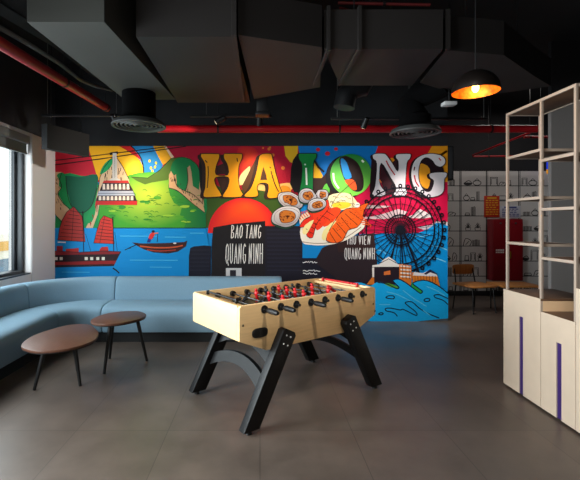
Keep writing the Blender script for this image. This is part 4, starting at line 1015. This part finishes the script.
# pendant lamp
c = PX(475.5, 92, 3.25)
t = thing('pendant_lamp', 'black dome pendant lamp with glowing golden inside', 'lamp', (c.x, c.y, c.z))
R = .181
outer = [(R*math.sin(a)*1.0, R*.96*math.cos(a)) for a in [PI/2*i/14 for i in range(14, -1, -1)]]
outer[-1] = (.012, outer[-1][1])
obj('lamp_shade', lathe(bmesh.new(), outer+[(.012, R*.96-.003)]+[(r*.985, zz*.985-.001) for r, zz in outer[::-1][1:]], c.x, c.y, c.z, 48, True), mat('shade_black', (26, 20, 18), .4, .3), t)
gold = mat('shade_gold_leaf', (214, 116, 22), .42, .5, noise=.5, nscale=26)
obj('shade_lining', lathe(bmesh.new(), [(r*.975, zz*.975-.002) for r, zz in outer], c.x, c.y, c.z, 48), gold, t)
obj('lamp_socket', rod(bmesh.new(), c+Vector((0, 0, .168)), c+Vector((0, 0, .085)), .02), M_black, t)
bulb = obj('bulb', lathe(bmesh.new(), [(0, -.045), (.018, -.038), (.028, -.018), (.026, .005), (.014, .03), (.012, .042), (0, .043)], c.x, c.y, c.z+.042, 20), mat('bulb_glow', (255, 210, 130), .3, emit=(255, 190, 90), estr=14), t)
obj('cord', rod(bmesh.new(), c+Vector((0, 0, R*.96)), (c.x, c.y, ZC-.03), .005, None, 8), M_black, t)
obj('ceiling_rose', rod(bmesh.new(), (c.x, c.y, ZC-.03), (c.x, c.y, ZC), .05), M_black, t)
li = bpy.data.lights.new('pendant_bulb', 'POINT'); li.energy = 3.2; li.color = (1, .62, .25); li.shadow_soft_size = .02
lo_ = bpy.data.objects.new('pendant_bulb', li); lo_.location = c+Vector((0, 0, -.012)); COL.objects.link(lo_)

# ------------------------------------------------------------------ outside the window
t = thing('building', 'pale building with an ochre band seen through the window', 'building', (-15.5, 20, -6))
obj('facade', B(-20, -12.5, 12, 34, -6, .9), mat('outside_cream', (226, 216, 196), .8, noise=.05), t)
obj('band', B(-12.49, -12.42, 12, 34, .1, .55), mat('outside_ochre', (214, 160, 70), .8), t)
for k in range(7):
    w = obj('window', B(-12.49, -12.44, 13+k*3, 14.4+k*3, -1.6, -.3), mat('outside_window', (90, 110, 124), .2), t)
structure('ground', B(-60, XL-.45, -30, 60, -6.2, -6), mat('outside_ground', (150, 150, 146), .9, noise=.1))

# ------------------------------------------------------------------ light
w = bpy.data.worlds.new('World'); scn.world = w; w.use_nodes = True
bg = w.node_tree.nodes['Background']; bg.inputs[0].default_value = (.88, .95, 1, 1); bg.inputs[1].default_value = 2.2
def area(name, loc, rot, sx, sy, e, col):
    li = bpy.data.lights.new(name, 'AREA'); li.shape = 'RECTANGLE'; li.size = sx; li.size_y = sy; li.energy = e; li.color = col
    o = bpy.data.objects.new(name, li); o.location = loc; o.rotation_euler = rot; COL.objects.link(o); return o
dn = area('daylight_near', (XL-.32, 1.1, 1.75), (0, -math.radians(74), 0), 1.8, 2.7, 400, (.95, .97, 1))
dn.data.spread = math.radians(135)
area('daylight_far', (XL-.34, 3.95, 1.75), (0, -PI/2, 0), 1.8, 2.1, 105, (.92, .96, 1))
area('front_fill', (.2, -.9, 3.3), (math.radians(35), 0, 0), 2.4, 1.0, 18, (1, .92, .82))  # unseen fill lamp added above and behind the camera
area('recess_fill', (4.6, 6.9, 3.75), (0, 0, 0), 1.6, .6, 16, (1, .94, .88))  # unseen fill lamp added to brighten the recess and doodled wall
def aimed_spot(loc, tgt, e, size, col):
    li = bpy.data.lights.new('aimed_spot', 'SPOT'); li.energy = e; li.spot_size = math.radians(size); li.spot_blend = .9; li.shadow_soft_size = .05; li.color = col
    o = bpy.data.objects.new('aimed_spot', li); o.location = loc; o.rotation_euler = (Vector(tgt)-Vector(loc)).to_track_quat('-Z', 'Y').to_euler(); COL.objects.link(o)
aimed_spot((.9, 1.7, 3.5), (.4, 3.3, .75), 190, 42, (1, .88, .72))
aimed_spot((.6, 1.6, 3.5), (2.3, 3.2, 1.3), 70, 46, (1, .86, .72))  # added spot that lightens the shelf and cabinets

# ------------------------------------------------------------------ camera
cam = bpy.data.cameras.new('camera'); cam.sensor_width = 36; cam.lens = F/580*36
cam.shift_x = (290-CX)/580; cam.shift_y = -(240-CY)/580; cam.clip_start = .05
co = bpy.data.objects.new('camera', cam); co.location = (0, 0, H); co.rotation_euler = (PI/2, 0, 0); COL.objects.link(co)
scn.camera = co
scn.view_settings.view_transform = 'Standard'; scn.view_settings.look = 'None'; scn.view_settings.exposure = 0
